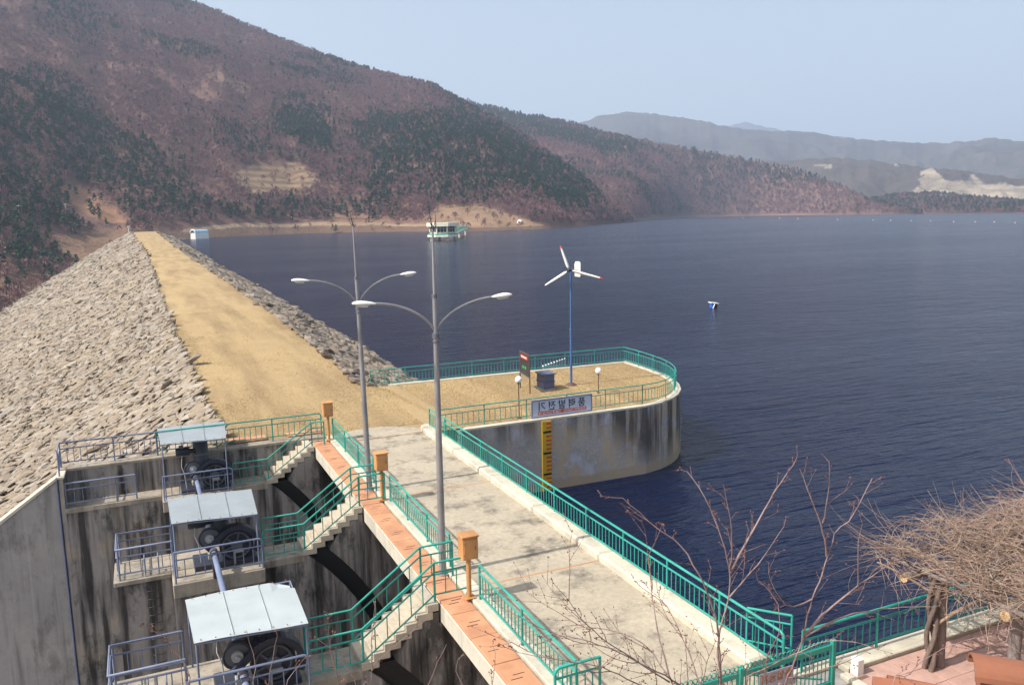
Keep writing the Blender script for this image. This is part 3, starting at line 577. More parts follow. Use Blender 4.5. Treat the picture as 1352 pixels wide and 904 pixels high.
railing('curved green railing round the outer end of the lake platform', [(x, y, .06) for x, y in [(25.4, 38.72)] + ac[2:-2] + [(31.62, 50.75)]], bal=.24, pitch=2.2, rt=.03)
railing('long green railing along the far lake edge of the platform', [(13.1, 51.75, -.1), (31.62, 50.75, .04)], bal=.24, pitch=2.35, rt=.03)
# ------------------------------------------------------------------ spillway bridge
br = thing('spillway_bridge', (10, 27, 0), 'pale concrete bridge deck over the spillway with an orange covered edge', 'bridge', None, 'structure')
joints = [8.0, 13.0, 21.42, 30.22, 38.95]
for i in range(4): boxpart('deck_slab', br, 'deck', (8.36, 12.46, joints[i] + .02, joints[i + 1] - .02, -.5, 0), .015)
tag(part('bridge_head_ground', MB().box(7.9, 14.3, 38.97, 41.6, -.6, -.03).mesh('bridge_head_ground', 'grass')), kind='structure')
ap = [(8.36, 38.97), (12.46, 38.97), (12.7, 39.6), (12.0, 40.5), (11.0, 41.0), (10.0, 41.15), (9.0, 40.9), (8.36, 40.6)]
part('apron', MB().prism(ap, 'z', -.4, .03).mesh('apron', 'deck', .01), br)
jm = []
for j in joints[1:]:
    boxpart('joint_strip', br, 'joint_orange', (8.36, 12.46, j - .035, j + .035, -.3, .004), 0)
krb = [7.0, 14.35, 21.42, 26.2, 30.22, 34.6, 39.0]
for i in range(1, 6):
    y0, y1 = krb[i] + .012, krb[i + 1] - .012; me = MB().box(12.44, 13.08, y0, y1, -.5, .24).mesh('kerb', 'kerb', .06); part('kerb', me, br)
part('kerb', MB().prism([(12.44, 39.012), (13.08, 39.012), (13.05, 39.6), (12.75, 39.75), (12.5, 39.5)], 'z', -.4, .24).mesh('kerb', 'kerb', .05), br)
boxpart('girder', br, 'beam', (11.9, 12.9, 13, 39, -1.5, -.52), .02)
for y0, y1 in ((8.0, 13.0), (13.0, 21.42), (21.42, 30.22), (30.22, 40.4)):
    boxpart('edge_beam', br, 'beam', (7.04, 7.84, y0 + .01, y1 - .01, -.62, -.075), .02)
    boxpart('kerb', br, 'kerb', (7.86, 8.37, y0 + .01, y1 - .01, -.5, .07), .025)
slotm = MB().box(-.15, .15, -.012, .012, -.004, .004).mesh('lifting_slot', 'black')
pl = MB().box(-.375, .375, -.70, .70, -.035, .035).mesh('cover_plate', 'orange_plate', .012)
yy = 13.7; k = 0
while yy < 40.0:
    o = part('cover_plate', pl, br, (7.43 + random.uniform(-.008, .008), yy, -.036 + random.uniform(0, .008)))
    for dx, dy in ((-.08, -.09), (.05, .09)): part('lifting_slot', slotm, o, (7.43 + dx, yy + dy, .004))
    yy += 1.425
railing('long green railing down the lake side of the bridge', [(12.93, 39.3, .2), (12.93, 13.75, .2)], h=.92, mid=.68, low=.1, rt=.036, round_end=True)
GR = 'green railings between the stair heads on the bridge edge'
for a, b, lb in ((39.7, 32.0, 'green bridge railing by the farthest orange meter box'), (29.6, 22.95, 'green bridge railing between the middle orange box and the nearer lamp post'), (20.5, 14.85, 'nearest green bridge railing, running from the nearest orange box out of view')):
    railing(lb, [(8.06, a, .07), (8.06, b, .07)], h=1.02, mid=.76, low=.12, rt=.034, group=GR)
railing('short green railing with rounded corner across the near end of the bridge edge', [(7.5, 14.78, .02), (8.62, 14.78, .02)], h=1.08, bal=.2, rt=.036, round_start=True)
# ------------------------------------------------------------------ piers, stairs, hoists
PIERS = [(21.0, 'nearest', True), (29.72, 'middle', True), (39.0, 'farthest', False)]
def arcpts(x0, z0, R, a0, a1, n=10): return [(x0 + R * math.cos(math.radians(a0 + (a1 - a0) * i / n)), z0 + R * math.sin(math.radians(a0 + (a1 - a0) * i / n))) for i in range(n + 1)]
PZ = -1.47
RB = MB().tube([(-.2, 0, 0), (-.2, -.14, 0), (.2, -.14, 0), (.2, 0, 0)], .014, 5).mesh('ladder_rung', 'wire')
for yf, nm, full in PIERS:
    t = 1.37; yb = yf + t
    pier = thing('spillway_pier', (4, yf + .7, -12), f'{nm} stained concrete spillway pier with stairs and hoist deck', 'pier', 'spillway piers', 'structure') if full else thing('abutment_wall', (4, yf + .7, -12), 'stained concrete abutment wall with a hoist ledge at the end of the dam', 'wall', None, 'structure')
    # body below stairs with the black curved gate groove cut into its face
    xa, xb, za, zb = 4.72, 6.98, PZ, 0.0
    gx, gz, R1, R2 = -1.55, -8.6, 9.55, 10.15
    ang = [math.degrees(math.asin((PZ - .02 - gz) / R)) for R in (R1, R2)]
    in_ = [p for p in arcpts(gx, gz, R1, ang[0], -8, 14)]; ou = [p for p in arcpts(gx, gz, R2, ang[1], -8, 14)]
    zbot = -13.0
    left = [(3.25, zbot), (3.25, PZ)] + in_[:1] + in_ + [(in_[-1][0], zbot)]
    left = [(3.25, zbot), (3.25, PZ)] + in_ + [(in_[-1][0], zbot)]
    stp = [(ou[0][0], ou[0][1])]; n = 7; sx0 = max(ou[0][0] + .01, 4.98); prof = []
    for i in range(n):
        x = 4.75 + (6.98 - 4.75) * i / n; z = PZ - .06 + (-.03 - PZ) * (i) / n
        prof += [(x, z), (x + (6.98 - 4.75) / n, z)]
    prof = [p for p in prof if p[0] > ou[0][0] + .02]
    right = [ou[0]] + prof + [(12.9, -.64), (12.9, zbot), (ou[-1][0], zbot)] + ou[::-1][:-1]
    right = [ou[0]] + prof + [(6.98, -.64), (12.9, -.64), (12.9, zbot), (ou[-1][0], zbot)] + ou[::-1][:-1]
    part('wall', MB().prism(left, 'y', yf, yb).prism(right, 'y', yf, yb).mesh('wall', 'pier'), pier)
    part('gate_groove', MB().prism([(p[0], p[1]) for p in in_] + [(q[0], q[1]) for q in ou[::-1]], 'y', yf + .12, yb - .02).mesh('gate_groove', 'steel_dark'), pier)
    # steps
    for i in range(n):
        x = 4.75 + (6.98 - 4.75) * i / n; z1 = PZ - .03 + (.0 - PZ) * (i + 1) / n
        if i == n - 1: z1 = -.012
        boxpart('step', pier, 'stair', (x - .03, x + (6.98 - 4.75) / n + (.0 if i == n - 1 else .14), yf - .03, yb + .02, z1 - .235, z1), .018)
    # hoist deck, ladder platform
    if full:
        boxpart('hoist_deck', pier, 'pier_top', (.2, 3.25, yf - .65, yb + 1.0, PZ - .5, PZ), .02)
        boxpart('landing', pier, 'pier_top', (3.24, 4.74, yf - .02, yb + .02, PZ - .28, PZ + .002), .015)
        boxpart('wall', pier, 'pier', (.2, 3.24, yf - .1, yb + .2, zbot, PZ - .5), 0)
        boxpart('wall', pier, 'pier', (-1.6, .19, yf + .55, yb + .3, zbot, PZ - .16), 0)
        boxpart('ladder_deck', pier, 'pier_top', (-1.66, .19, yf + .45, yb + 1.0, PZ - .16, PZ - .003), .015)
        for q in range(14): part('ladder_rung', RB, pier, (-.42, yf + .55, PZ - .5 - q * .3))
    else:
        boxpart('hoist_deck', pier, 'pier_top', (.14, 3.22, yf - .6, 40.42, PZ - .5, PZ), .02)
        boxpart('landing', pier, 'pier_top', (3.2, 4.74, yf - .02, 40.42, PZ - .28, PZ + .002), .015)
        boxpart('ledge', pier, 'pier_top', (-3.76, .13, 39.36, 40.42, PZ - .22, PZ - .003), .015)
        boxpart('wall', pier, 'pier', (-3.9, .16, 39.42, 41.2, zbot, PZ - .22), 0)
        boxpart('wall', pier, 'pier', (.14, 3.24, yf + .05, 41.2, zbot, PZ - .5), 0)
        boxpart('wall', pier, 'pier', (-3.72, 7.86, 40.43, 40.95, PZ - .6, -.08), 0)
        boxpart('coping', pier, 'pier_top', (-3.95, 7.88, 40.40, 41.0, -.08, .06), .02)
        boxpart('wall', pier, 'pier', (-3.9, -3.72, 39.38, 40.5, PZ - .6, -.1), 0)
        boxpart('coping', pier, 'kerb', (-4.0, -3.66, 39.36, 40.40, -.1, .0), .015)
        part('cover_plate', MB().box(3.35, 5.1, 41.1, 41.9, .06, .14).mesh('cover_plate', 'orange_plate', .01), pier, label='pale orange cover plate behind the far railing')
        part('cover_plate', MB().box(6.1, 7.8, 41.05, 41.75, .06, .13).mesh('cover_plate', 'orange_plate', .01), pier)
# stair railings
def stair_rail(label, y, x0, xtop, nm='stair_railing', x_end=7.9, drop=True):
    sl = [(x0, y, PZ), (4.78, y, PZ), (6.9, y, .02), (x_end, y, .02)]
    return railing(label, sl, h=1.14, mid=.86, low=.2, pitch=9, posts=[0, 4.78 - x0, 6.9 - x0, x_end - x0], bal=.33, rt=.034, name=nm, round_start=True, group='green railings beside the stairs')
stair_rail('front green stair railing of the nearest stair', 21.05, 3.3, 6.9)
stair_rail('back green stair railing of the nearest stair', 22.3, 3.42, 6.9)
stair_rail('front green stair railing of the middle stair', 29.78, 3.3, 6.9)
stair_rail('back green stair railing of the middle stair', 31.05, 3.42, 6.9)
stair_rail('green stair railing of the farthest stair', 39.05, 3.2, 6.9, x_end=7.5)
RBk = dict(mat='rail_blue', h=1.12, mid=.84, low=.22, bal=.33, rt=.036)
for yf, nm, full in PIERS:
    if full:
        railing(f'blue grey front railing of the {nm} hoist deck', [(.3, yf - .58, PZ), (3.2, yf - .58, PZ)], pitch=2.9, group='blue railings round the hoists', round_end=True, **RBk)
        railing(f'blue grey railing round the ladder platform beside the {nm} hoist', [(.28, yf + 2.2, PZ), (-1.52, yf + 2.2, PZ), (-1.52, yf + .58, PZ), (.28, yf + .58, PZ)], pitch=1.75, group='blue railings round the hoists', **RBk)
        lp = thing('ladder_grab_rail', (-.45, yf + .6, PZ), f'pair of bent white grab rails on the ladder platform by the {nm} hoist', 'grab rail', 'ladder grab rails')
        for dx in (-.22, .22): part('grab_bar', MB().tube([(-.42 + dx, yf + .95, PZ), (-.42 + dx, yf + .95, PZ + .62), (-.42 + dx, yf + .88, PZ + .72), (-.42 + dx, yf + .72, PZ + .7), (-.42 + dx, yf + .6, PZ + .55), (-.42 + dx, yf + .56, PZ - .2)], .022, 6).mesh('grab_bar', 'rail_blue'), lp)
    else:
        railing('blue grey front railing of the farthest hoist deck', [(.22, 38.48, PZ), (3.15, 38.48, PZ)], pitch=2.9, group='blue railings round the hoists', round_end=True, **RBk)
        railing('blue grey railing on the ledge under the abutment wall', [(-3.68, 39.45, PZ), (-.9, 39.45, PZ)], posts=[0, 1.98, 2.78], group='blue railings round the hoists', **RBk)
RBk['bal'] = .255
railing('blue grey railing along the top of the abutment wall', [(-3.85, 39.5, .0), (-3.85, 40.7, .06), (.1, 40.7, .06)], posts=[0, 1.2, 3.35, 5.15], **RBk)
railing('green railing along the abutment wall above the farthest stair', [(.12, 40.7, .06), (7.7, 40.7, .06)], h=1.12, mid=.84, low=.22, posts=[0, 2.6, 5.2, 7.58], bal=.27, rt=.034, round_end=True)
# ------------------------------------------------------------------ hoists
def disc(c, r, d, n=28, hub=None):
    m = MB(); m.tube([(c[0], c[1], c[2]), (c[0], c[1] + d, c[2])], r, n, True, False); return m
def hoist(yf, nm, ybase, czn):
    Y = ybase; o = thing('gate_hoist', (1.9, Y, PZ), f'{nm} dark blue grey gate hoist with gear wheels and motor', 'hoist', 'gate hoists')
    boxpart('base_frame', o, 'machine', (.95, 3.1, Y + .0, Y + 1.2, PZ, PZ + .2), .02)
    boxpart('gear_case', o, 'machine', (1.95, 3.05, Y + .55, Y + 1.1, PZ + .2, PZ + 1.0), .05)
    c1, c2 = (1.52, Y + .12, PZ + 1.12), (2.42, Y + .1, PZ + .68); rl = .72
    sw = part('brake_wheel', disc(c1, .33, .22).mesh('brake_wheel', 'machine_light'), o)
    part('hub', disc((c1[0], c1[1] - .1, c1[2]), .15, .1, 14).tube([(c1[0], c1[1] - .2, c1[2]), (c1[0], c1[1] - .1, c1[2])], .06, 8).mesh('hub', 'machine_pale'), sw)
    part('rim', MB().tube([(c1[0] + .35 * math.cos(a), c1[1] - .01, c1[2] + .35 * math.sin(a)) for a in np.linspace(0, 2 * math.pi, 25)], .035, 6).mesh('rim', 'machine'), sw)
    bw = part('gear_wheel', disc((c2[0], c2[1] + .1, c2[2]), rl * .82, .2).mesh('gear_wheel', 'machine'), o)
    part('hub', disc((c2[0], c2[1] - .02, c2[2]), .2, .12, 16).mesh('hub', 'machine_light'), bw)
    part('rim', MB().tube([(c2[0] + rl * .66 * math.cos(a), c2[1] + .08, c2[2] + rl * .66 * math.sin(a)) for a in np.linspace(0, 2 * math.pi, 33)], .05, 6).mesh('rim', 'machine_light'), bw)
    sp = MB()
    for k in range(6):
        a = k * math.pi / 3 + .3; sp.tube([(c2[0], c2[1] + .06, c2[2]), (c2[0] + rl * .66 * math.cos(a), c2[1] + .06, c2[2] + rl * .66 * math.sin(a))], .035, 6)
    part('spokes', sp.mesh('spokes', 'machine_light'), bw)
    # arched guard: a band round the big wheel running down to the small wheel
    gp = [(c1[0] - .12, c1[2] - .38)] + [(c2[0] + rl * math.cos(a), c2[2] + rl * math.sin(a)) for a in np.linspace(math.radians(128), math.radians(-22), 18)]
    gd = MB()
    for (a, b) in zip(gp[:-1], gp[1:]):
        dx, dz = b[0] - a[0], b[1] - a[1]; l = math.hypot(dx, dz); nx, nz = -dz / l * .085, dx / l * .085
        gd.prism([(a[0] - nx, a[1] - nz), (a[0] + nx, a[1] + nz), (b[0] + nx, b[1] + nz), (b[0] - nx, b[1] - nz)], 'y', Y - .06, Y + .3)
    part('wheel_guard', gd.mesh('wheel_guard', 'machine'), o)
    MZ = PZ + 1.58 + czn * .5
    co = part('gear_column', MB().tube([(1.95, Y + .75, PZ + 1.0), (1.95, Y + .75, PZ + 1.25), (1.93, Y + .75, PZ + 1.35), (1.93, Y + .75, PZ + 1.8 + czn), (1.93, Y + .75, PZ + 1.88 + czn)], [.42, .42, .33, .33, .24], 18).mesh('gear_column', 'machine'), o)
    part('flange', MB().tube([(1.93, Y + .75, PZ + 1.62), (1.93, Y + .75, PZ + 1.7)], .38, 18).mesh('flange', 'machine_light'), co)
    mo = part('motor', MB().tube([(.85, Y + .6, MZ), (.9, Y + .6, MZ), (1.42, Y + .6, MZ), (1.46, Y + .6, MZ), (1.65, Y + .6, MZ)], [.16, .185, .185, .12, .1], 16).mesh('motor', 'machine'), o)
    fn = MB()
    for k in range(5): fn.tube([(.96 + k * .09, Y + .6, MZ), (.985 + k * .09, Y + .6, MZ)], .2, 16)
    part('cooling_fins', fn.mesh('cooling_fins', 'machine'), mo)
    boxpart('junction_box', o, 'machine_light', (1.0, 1.2, Y + .52, Y + .7, MZ + .17, MZ + .28), .01)
    part('conduit', MB().tube([(1.1, Y + .5, PZ + 1.7), (1.05, Y + .4, PZ + 1.2), (1.15, Y + .3, PZ + .9), (1.2, Y + .3, PZ + .1)], .02, 6).mesh('conduit', 'machine_pale'), o)
    boxpart('brake_unit', o, 'machine_pale', (1.42, 1.72, Y - .12, Y + .1, PZ + .42, PZ + .62), .02)
    part('limit_switch', MB().box(2.3, 2.62, Y - .1, Y, PZ + .5, PZ + .6).box(2.3, 2.34, Y - .1, Y, PZ + .1, PZ + .5).mesh('limit_switch', 'machine_pale', .008), o)
    return o
hoist(21.0, 'nearest', 21.05, 0); hoist(29.72, 'middle', 29.85, 0); hoist(39.0, 'farthest', 38.98, .55)
for (y0, y1, nm) in ((29.7, 22.2, 'between the middle and nearest hoists'), (38.9, 31.0, 'between the farthest and middle hoists'), (21.0, 11.0, 'leaving the nearest hoist out of view')):
    o = thing('torque_shaft', (1.6, y0, PZ + .75), f'pale grey drive shaft pipe {nm}', 'shaft', 'drive shafts')
    part('pipe', MB().tube([(1.6, y0, PZ + .78), (1.62, y1, PZ + .78)], .095, 14).mesh('pipe', 'rail_blue'), o)
    part('coupling', MB().tube([(1.6, y0 - .35, PZ + .78), (1.6, y0 - .15, PZ + .78)], .14, 14).mesh('coupling', 'machine_light'), o)
    part('bearing', MB().box(1.5, 1.72, y0 - .75, y0 - .55, PZ, PZ + .9).mesh('bearing', 'machine', .02), o)
# canopies: thin folded sheet on four posts
def canopy(nm, corners, zpost, mat, lab, bent=False):
    (x0, y0, z0), (x1, y1, z1), (x2, y2, z2), (x3, y3, z3) = corners          # back-left, back-right, front-right, front-left
    o = thing('hoist_canopy', ((x0 + x2) / 2, (y0 + y2) / 2, PZ), lab, 'canopy', 'metal canopies over the hoists')
    nx, ny = 14, 9; P = np.zeros((ny + 1, nx + 1, 3)); q = np.array(corners)
    for j in range(ny + 1):
        for i in range(nx + 1):
            u, v = i / nx, j / ny; p = (q[3] * (1 - u) + q[2] * u) * (1 - v) + (q[0] * (1 - u) + q[1] * u) * v
            p = p + [0, 0, .018 * math.sin(u * math.pi) * (.5 + .5 * math.sin(3 * u + 1)) + .008 * math.sin(v * 5 + u * 7)]
            if bent and u > .85 and v > .8: p = p - [.10 * (u - .85) / .15, .35 * (u - .85) / .15 * (v - .8) / .2, .05]
            P[j, i] = p
    me = gridmesh('roof_sheet', P, mat, False); sh = part('roof_sheet', me, o); md = sh.modifiers.new('thick', 'SOLIDIFY'); md.thickness = .012
    ed = MB(); loop = [corners[3], corners[2]]
    ed.tube([Vector(corners[3]) + Vector((0.04, .03, -.05)), Vector(corners[2]) + Vector((-.04, .03, -.05))], .025, 6)
    ed.tube([Vector(corners[0]) + Vector((0.04, -.05, -.05)), Vector(corners[1]) + Vector((-.04, -.05, -.05))], .025, 6)
    ed.tube([Vector(corners[3]) + Vector((0.04, .03, -.05)), Vector(corners[0]) + Vector((.04, -.05, -.05))], .02, 6)
    ed.tube([Vector(corners[2]) + Vector((-.04, .03, -.05)), Vector(corners[1]) + Vector((-.04, -.05, -.05))], .02, 6)
    part('roof_frame', ed.mesh('roof_frame', 'rail_blue'), o)
    for u in (.34, .67):
        a = q[3] * (1 - u) + q[2] * u; b = q[0] * (1 - u) + q[1] * u; part('seam', MB().tube([Vector(a + (b - a) * f) + Vector((0, 0, .018 + (.018 * math.sin(u * math.pi) * (.5 + .5 * math.sin(3 * u + 1)) + .008 * math.sin(f * 5 + u * 7)))) for f in np.linspace(.02, .98, 9)], .012, 5).mesh('seam', mat), o)
    bm0 = MB().ball((0, 0, 0), .018, 6, 4).mesh('bolt', 'rust')
    for u in np.linspace(.06, .94, 8):
        for f in (.03, .97): part('bolt', bm0, o, Vector((q[3] * (1 - u) + q[2] * u) * (1 - f) + (q[0] * (1 - u) + q[1] * u) * f) + Vector((0, 0, .03)))
    for (cx, cy, cz_), zp in zip(corners, zpost):
        mx = .05 if cx < 1.7 else -.05; my = .06 if cy == min(y2, y3) or cy - min(y2, y3) < 1 else -.08
        part('post', MB().tube([(cx + mx, cy + my, zp), (cx + mx, cy + my, cz_ - .03)], .027, 8).mesh('post', 'rail_blue'), o)
canopy('near', [(.43, 23.3, .50), (3.3, 23.3, .52), (3.26, 20.45, .48), (.5, 20.6, .52)], [PZ] * 4, 'sheet_white', 'nearest metal canopy, pale and bent at one back corner, over the nearest hoist', True)
canopy('mid', [(.28, 32.4, .55), (3.28, 32.2, .53), (3.14, 29.3, .50), (.32, 29.6, .52)], [PZ] * 4, 'sheet', 'grey metal canopy over the middle hoist')
canopy('far', [(.17, 41.55, 1.15), (3.2, 41.5, 1.15), (2.98, 38.4, 1.08), (.25, 38.6, 1.08)], [.06, .06, PZ, PZ], 'sheet', 'grey metal canopy over the farthest hoist against the abutment wall')
# ------------------------------------------------------------------ wing wall, spillway floor
ww = thing('wing_wall', (-6, 39.4, -12), 'grey concrete wing wall with a sloping top holding back the rock face', 'wall', None, 'structure')
part('wall', MB().prism([(-3.93, -13), (-3.93, -.06), (-6.2, -1.66), (-12, -5.72), (-22, -12.7), (-22, -13)], 'y', 39.43, 39.9).mesh('wall', 'wing'), ww)
part('coping', MB().prism([(-3.95, .01), (-6.2, -1.58), (-12, -5.64), (-12, -5.8), (-6.2, -1.74), (-3.95, -.12)], 'y', 39.36, 39.96).mesh('coping', 'kerb', .01), ww)
part('joint_pipe', MB().tube([(-3.96, 39.38, -.15), (-3.96, 39.38, -12)], .045, 6).mesh('joint_pipe', 'cabinet'), ww)
tag(part('spillway_floor', MB().add([(-40, 8, -13.4), (8.5, 8, -12.6), (8.5, 41, -12.6), (-40, 41, -13.4)], [(0, 1, 2, 3)]).mesh('spillway_floor', 'wing')), kind='structure')
for y0, y1, lb in ((22.4, 29.7, 'steel radial gate closing the bay between the nearest and middle piers'), (31.12, 38.98, 'steel radial gate closing the bay beside the abutment')):
    g = thing('radial_gate', (8, (y0 + y1) / 2, -9), lb, 'gate', 'radial gates')
    pts = arcpts(-1.55, -8.6, 9.9, 22, -24, 12); sk = MB()
    sk.prism(pts + arcpts(-1.55, -8.6, 9.75, -24, 22, 12), 'y', y0 + .02, y1 - .02); part('skin_plate', sk.mesh('skin_plate', 'steel_dark'), g)
# ------------------------------------------------------------------ orange boxes, lamps
for (y, lb) in ((20.75, 'nearest orange metal meter box on a short post'), (29.9, 'middle orange metal meter box on a short post, beside the middle stair'), (39.6, 'farthest orange metal meter box, at the dam end of the bridge')):
    x = 7.83; o = thing('meter_box', (x, y, .07), lb, 'meter box', 'orange meter boxes along the bridge')
    part('post', MB().tube([(x, y, .07), (x, y, 1.28)], .068, 12).mesh('post', 'orange_box'), o)
    part('base_plate', MB().box(x - .16, x + .16, y - .16, y + .16, .071, .10).mesh('base_plate', 'orange_box', .006), o)
    boxpart('cabinet', o, 'orange_box', (x - .23, x + .23, y - .2, y + .2, 1.27, 1.91), .015)
    boxpart('lid', o, 'orange_box', (x - .26, x + .26, y - .23, y + .23, 1.912, 1.97), .012)
    dr = boxpart('door', o, 'orange_box', (x - .19, x + .19, y - .216, y - .198, 1.32, 1.86), .006)
    part('handle', MB().box(x + .12, x + .15, y - .235, y - .217, 1.55, 1.66).mesh('handle', 'machine_light', .004), dr)
    for z in (1.42, 1.76): part('hinge', MB().tube([(x - .185, y - .222, z - .04), (x - .185, y - .222, z + .04)], .012, 6).mesh('hinge', 'rust'), dr)
def lamp(x, y, label, lean, heads):
    o = thing('street_lamp', (x, y, 0.0), label, 'street lamp', 'tall street lamps on the bridge edge')
    p = lambda z, s=1.0: (x + lean * z, y, z)
    part('pole', MB().tube([p(0), p(.25), p(2.5), p(7.35)], [.13, .115, .105, .078], 14).mesh('pole', 'pole_grey'), o)
    part('base_flange', MB().tube([p(0), p(.03)], .22, 14).mesh('base_flange', 'pole_grey'), o)
    up = part('upper_pole', MB().tube([p(7.3), p(8.5)], .066, 12).tube([p(8.5), p(10.1), p(10.5)], [.046, .036, .025], 10).mesh('upper_pole', 'pole_grey'), o)
    for z0_, z1_, rc in ((7.28, 7.42, .11), (8.46, 8.56, .085), (7.15, 7.2, .105)): part('collar', MB().tube([p(z0_), p(z1_)], rc, 12).mesh('collar', 'machine_light'), up)
    tw = MB(); rr = random.Random(int(y))
    for k in range(5):
        a = rr.uniform(0, 6.28); l = rr.uniform(.15, .45); q = Vector(p(10.42)); tw.tube([q, q + Vector((math.cos(a) * .1, math.sin(a) * .1, l * .5)), q + Vector((math.cos(a) * .16 - .04, math.sin(a) * .1, l))], [.014, .011, .005], 5)
    tw.tube([p(10.4), (x + lean * 10.4 - .09, y, 11.0)], [.02, .006], 5); part('lightning_rod', tw.mesh('lightning_rod', 'wire'), o)
    for sgn, hx, hz in heads:
        b = Vector(p(7.4)); e = Vector((hx, y, hz)); pts = []
        for k in range(13):
            u = k / 12; pts.append(Vector((b.x + (e.x - b.x) * (u ** 1.45), y, b.z + (e.z - .02 - b.z) * (1 - (1 - u) ** 1.75))))
        part('arm', MB().tube(pts, .038, 8).mesh('arm', 'pole_grey'), o)
        d = (pts[-1] - pts[-2]).normalized(); hd = MB(); c = pts[-1] + d * .22; nrm = Vector((-d.z, 0, d.x)); nrm = nrm if nrm.z > 0 else -nrm
        prof = [(-.30, .035), (-.2, .07), (-.05, .1), (.1, .115), (.25, .1), (.36, .05)]
        vs = []; fs = []; ns = 10
        for u, r in prof:
            for q in range(ns):
                a = 2 * math.pi * q / ns; vs.append(c + d * u + Vector((0, 1, 0)) * (r * 1.25 * math.cos(a)) + nrm * (r * (.75 if math.sin(a) > 0 else .38) * math.sin(a)))
        for i in range(len(prof) - 1):
            for q in range(ns): fs.append((i * ns + q, i * ns + (q + 1) % ns, (i + 1) * ns + (q + 1) % ns, (i + 1) * ns + q))
        hd.add(vs, fs, True).add(vs[:ns], [tuple(range(ns))]).add(vs[-ns:], [tuple(range(ns))])
        h = part('lamp_head', hd.mesh('lamp_head', 'white'), o)
        part('lens', MB().add([c + d * u + Vector((0, v, 0)) - nrm * w_ for u, v, w_ in ((-.1, -.09, .04), (.26, -.09, .04), (.26, .09, .04), (-.1, .09, .04), (-.06, -.06, .1), (.2, -.06, .09), (.2, .06, .09), (-.06, .06, .1))], [(0, 1, 2, 3), (4, 5, 6, 7), (0, 1, 5, 4), (1, 2, 6, 5), (2, 3, 7, 6), (3, 0, 4, 7)]).mesh('lens', 'lamp_glass', .01), h)
lamp(7.73, 22.72, 'nearer tall grey street lamp with two curved arms', .003, ((-1, 5.92, 8.42), (1, 9.62, 8.4)))
lamp(7.72, 31.4, 'farther tall grey street lamp with two curved arms', -.016, ((-1, 5.72, 8.52), (1, 9.4, 8.58)))
# ------------------------------------------------------------------ wind turbine and things on the platform
o = thing('wind_turbine', (24.5, 45.5, .02), 'small white three bladed wind turbine on a thin blue pole', 'wind turbine')
part('pole', MB().tube([(24.5, 45.5, 0), (24.5, 45.5, 3.6)], .075, 12).tube([(24.5, 45.5, 3.6), (24.52, 45.5, 7.2)], .058, 12).tube([(24.5, 45.5, 3.55), (24.5, 45.5, 3.65)], .095, 12).mesh('pole', 'pole_blue'), o)
part('footing', MB().tube([(24.5, 45.5, .0), (24.5, 45.5, .16), (24.5, 45.5, .2)], [.42, .2, .1], 12).mesh('footing', 'brown_pole'), o)
hub = Vector((24.22, 45.15, 7.36)); tail = Vector((25.25, 45.95, 7.32))
part('nacelle', MB().tube([hub, hub + (tail - hub) * .15, hub + (tail - hub) * .42], [.10, .13, .08], 12).mesh('nacelle', 'machine_light'), o)
part('hub', MB().ball(hub, .14, 12, 8).mesh('hub', 'machine'), o)
ax = (hub - tail).normalized()
for tx, tz, tip in ((-.40, 1.46, True), (-1.22, -.95, False), (1.6, -.52, True)):
    d = Vector((tx, 0, tz)); d.y = -(ax.x * tx + ax.z * tz) / ax.y * .6; L_ = d.length; d.normalize(); s_ = d.cross(ax).normalized(); b = MB()
    st = [(.1, .045), (.2, .09), (.45, .085), (.75, .07), (.95, .05), (1.0, .025)]; vs = []
    for f, wd_ in st:
        c = hub + d * L_ * f; tw_ = ax * (.05 * (1 - f)); vs += [c - s_ * wd_ + tw_, c + ax * .018, c + s_ * wd_ - tw_, c - ax * .018]
    fs = []
    for i in range(len(st) - 1):
        for k in range(4): fs.append((i * 4 + k, i * 4 + (k + 1) % 4, i * 4 + 4 + (k + 1) % 4, i * 4 + 4 + k))
    b.add(vs, fs, True).add(vs[-4:], [(0, 1, 2, 3)]); bl = part('blade', b.mesh('blade', 'white'), o)
    if tip: part('red_tip', MB().tube([hub + d * L_ * .94, hub + d * L_ * 1.02], [.07, .03], 8).mesh('red_tip', 'red'), bl)
part('tail_boom', MB().tube([hub + (tail - hub) * .3, tail], .03, 8).mesh('tail_boom', 'white'), o)
part('tail_fin', MB().prism([(-.18, -.45), (.13, -.5), (.2, -.42), (.2, .42), (.11, .5), (-.14, .48), (-.2, .3)], 'y', -.015, .015).mesh('tail_fin', 'white', .01), o, tail, rot=(0, 0, math.radians(-42)))
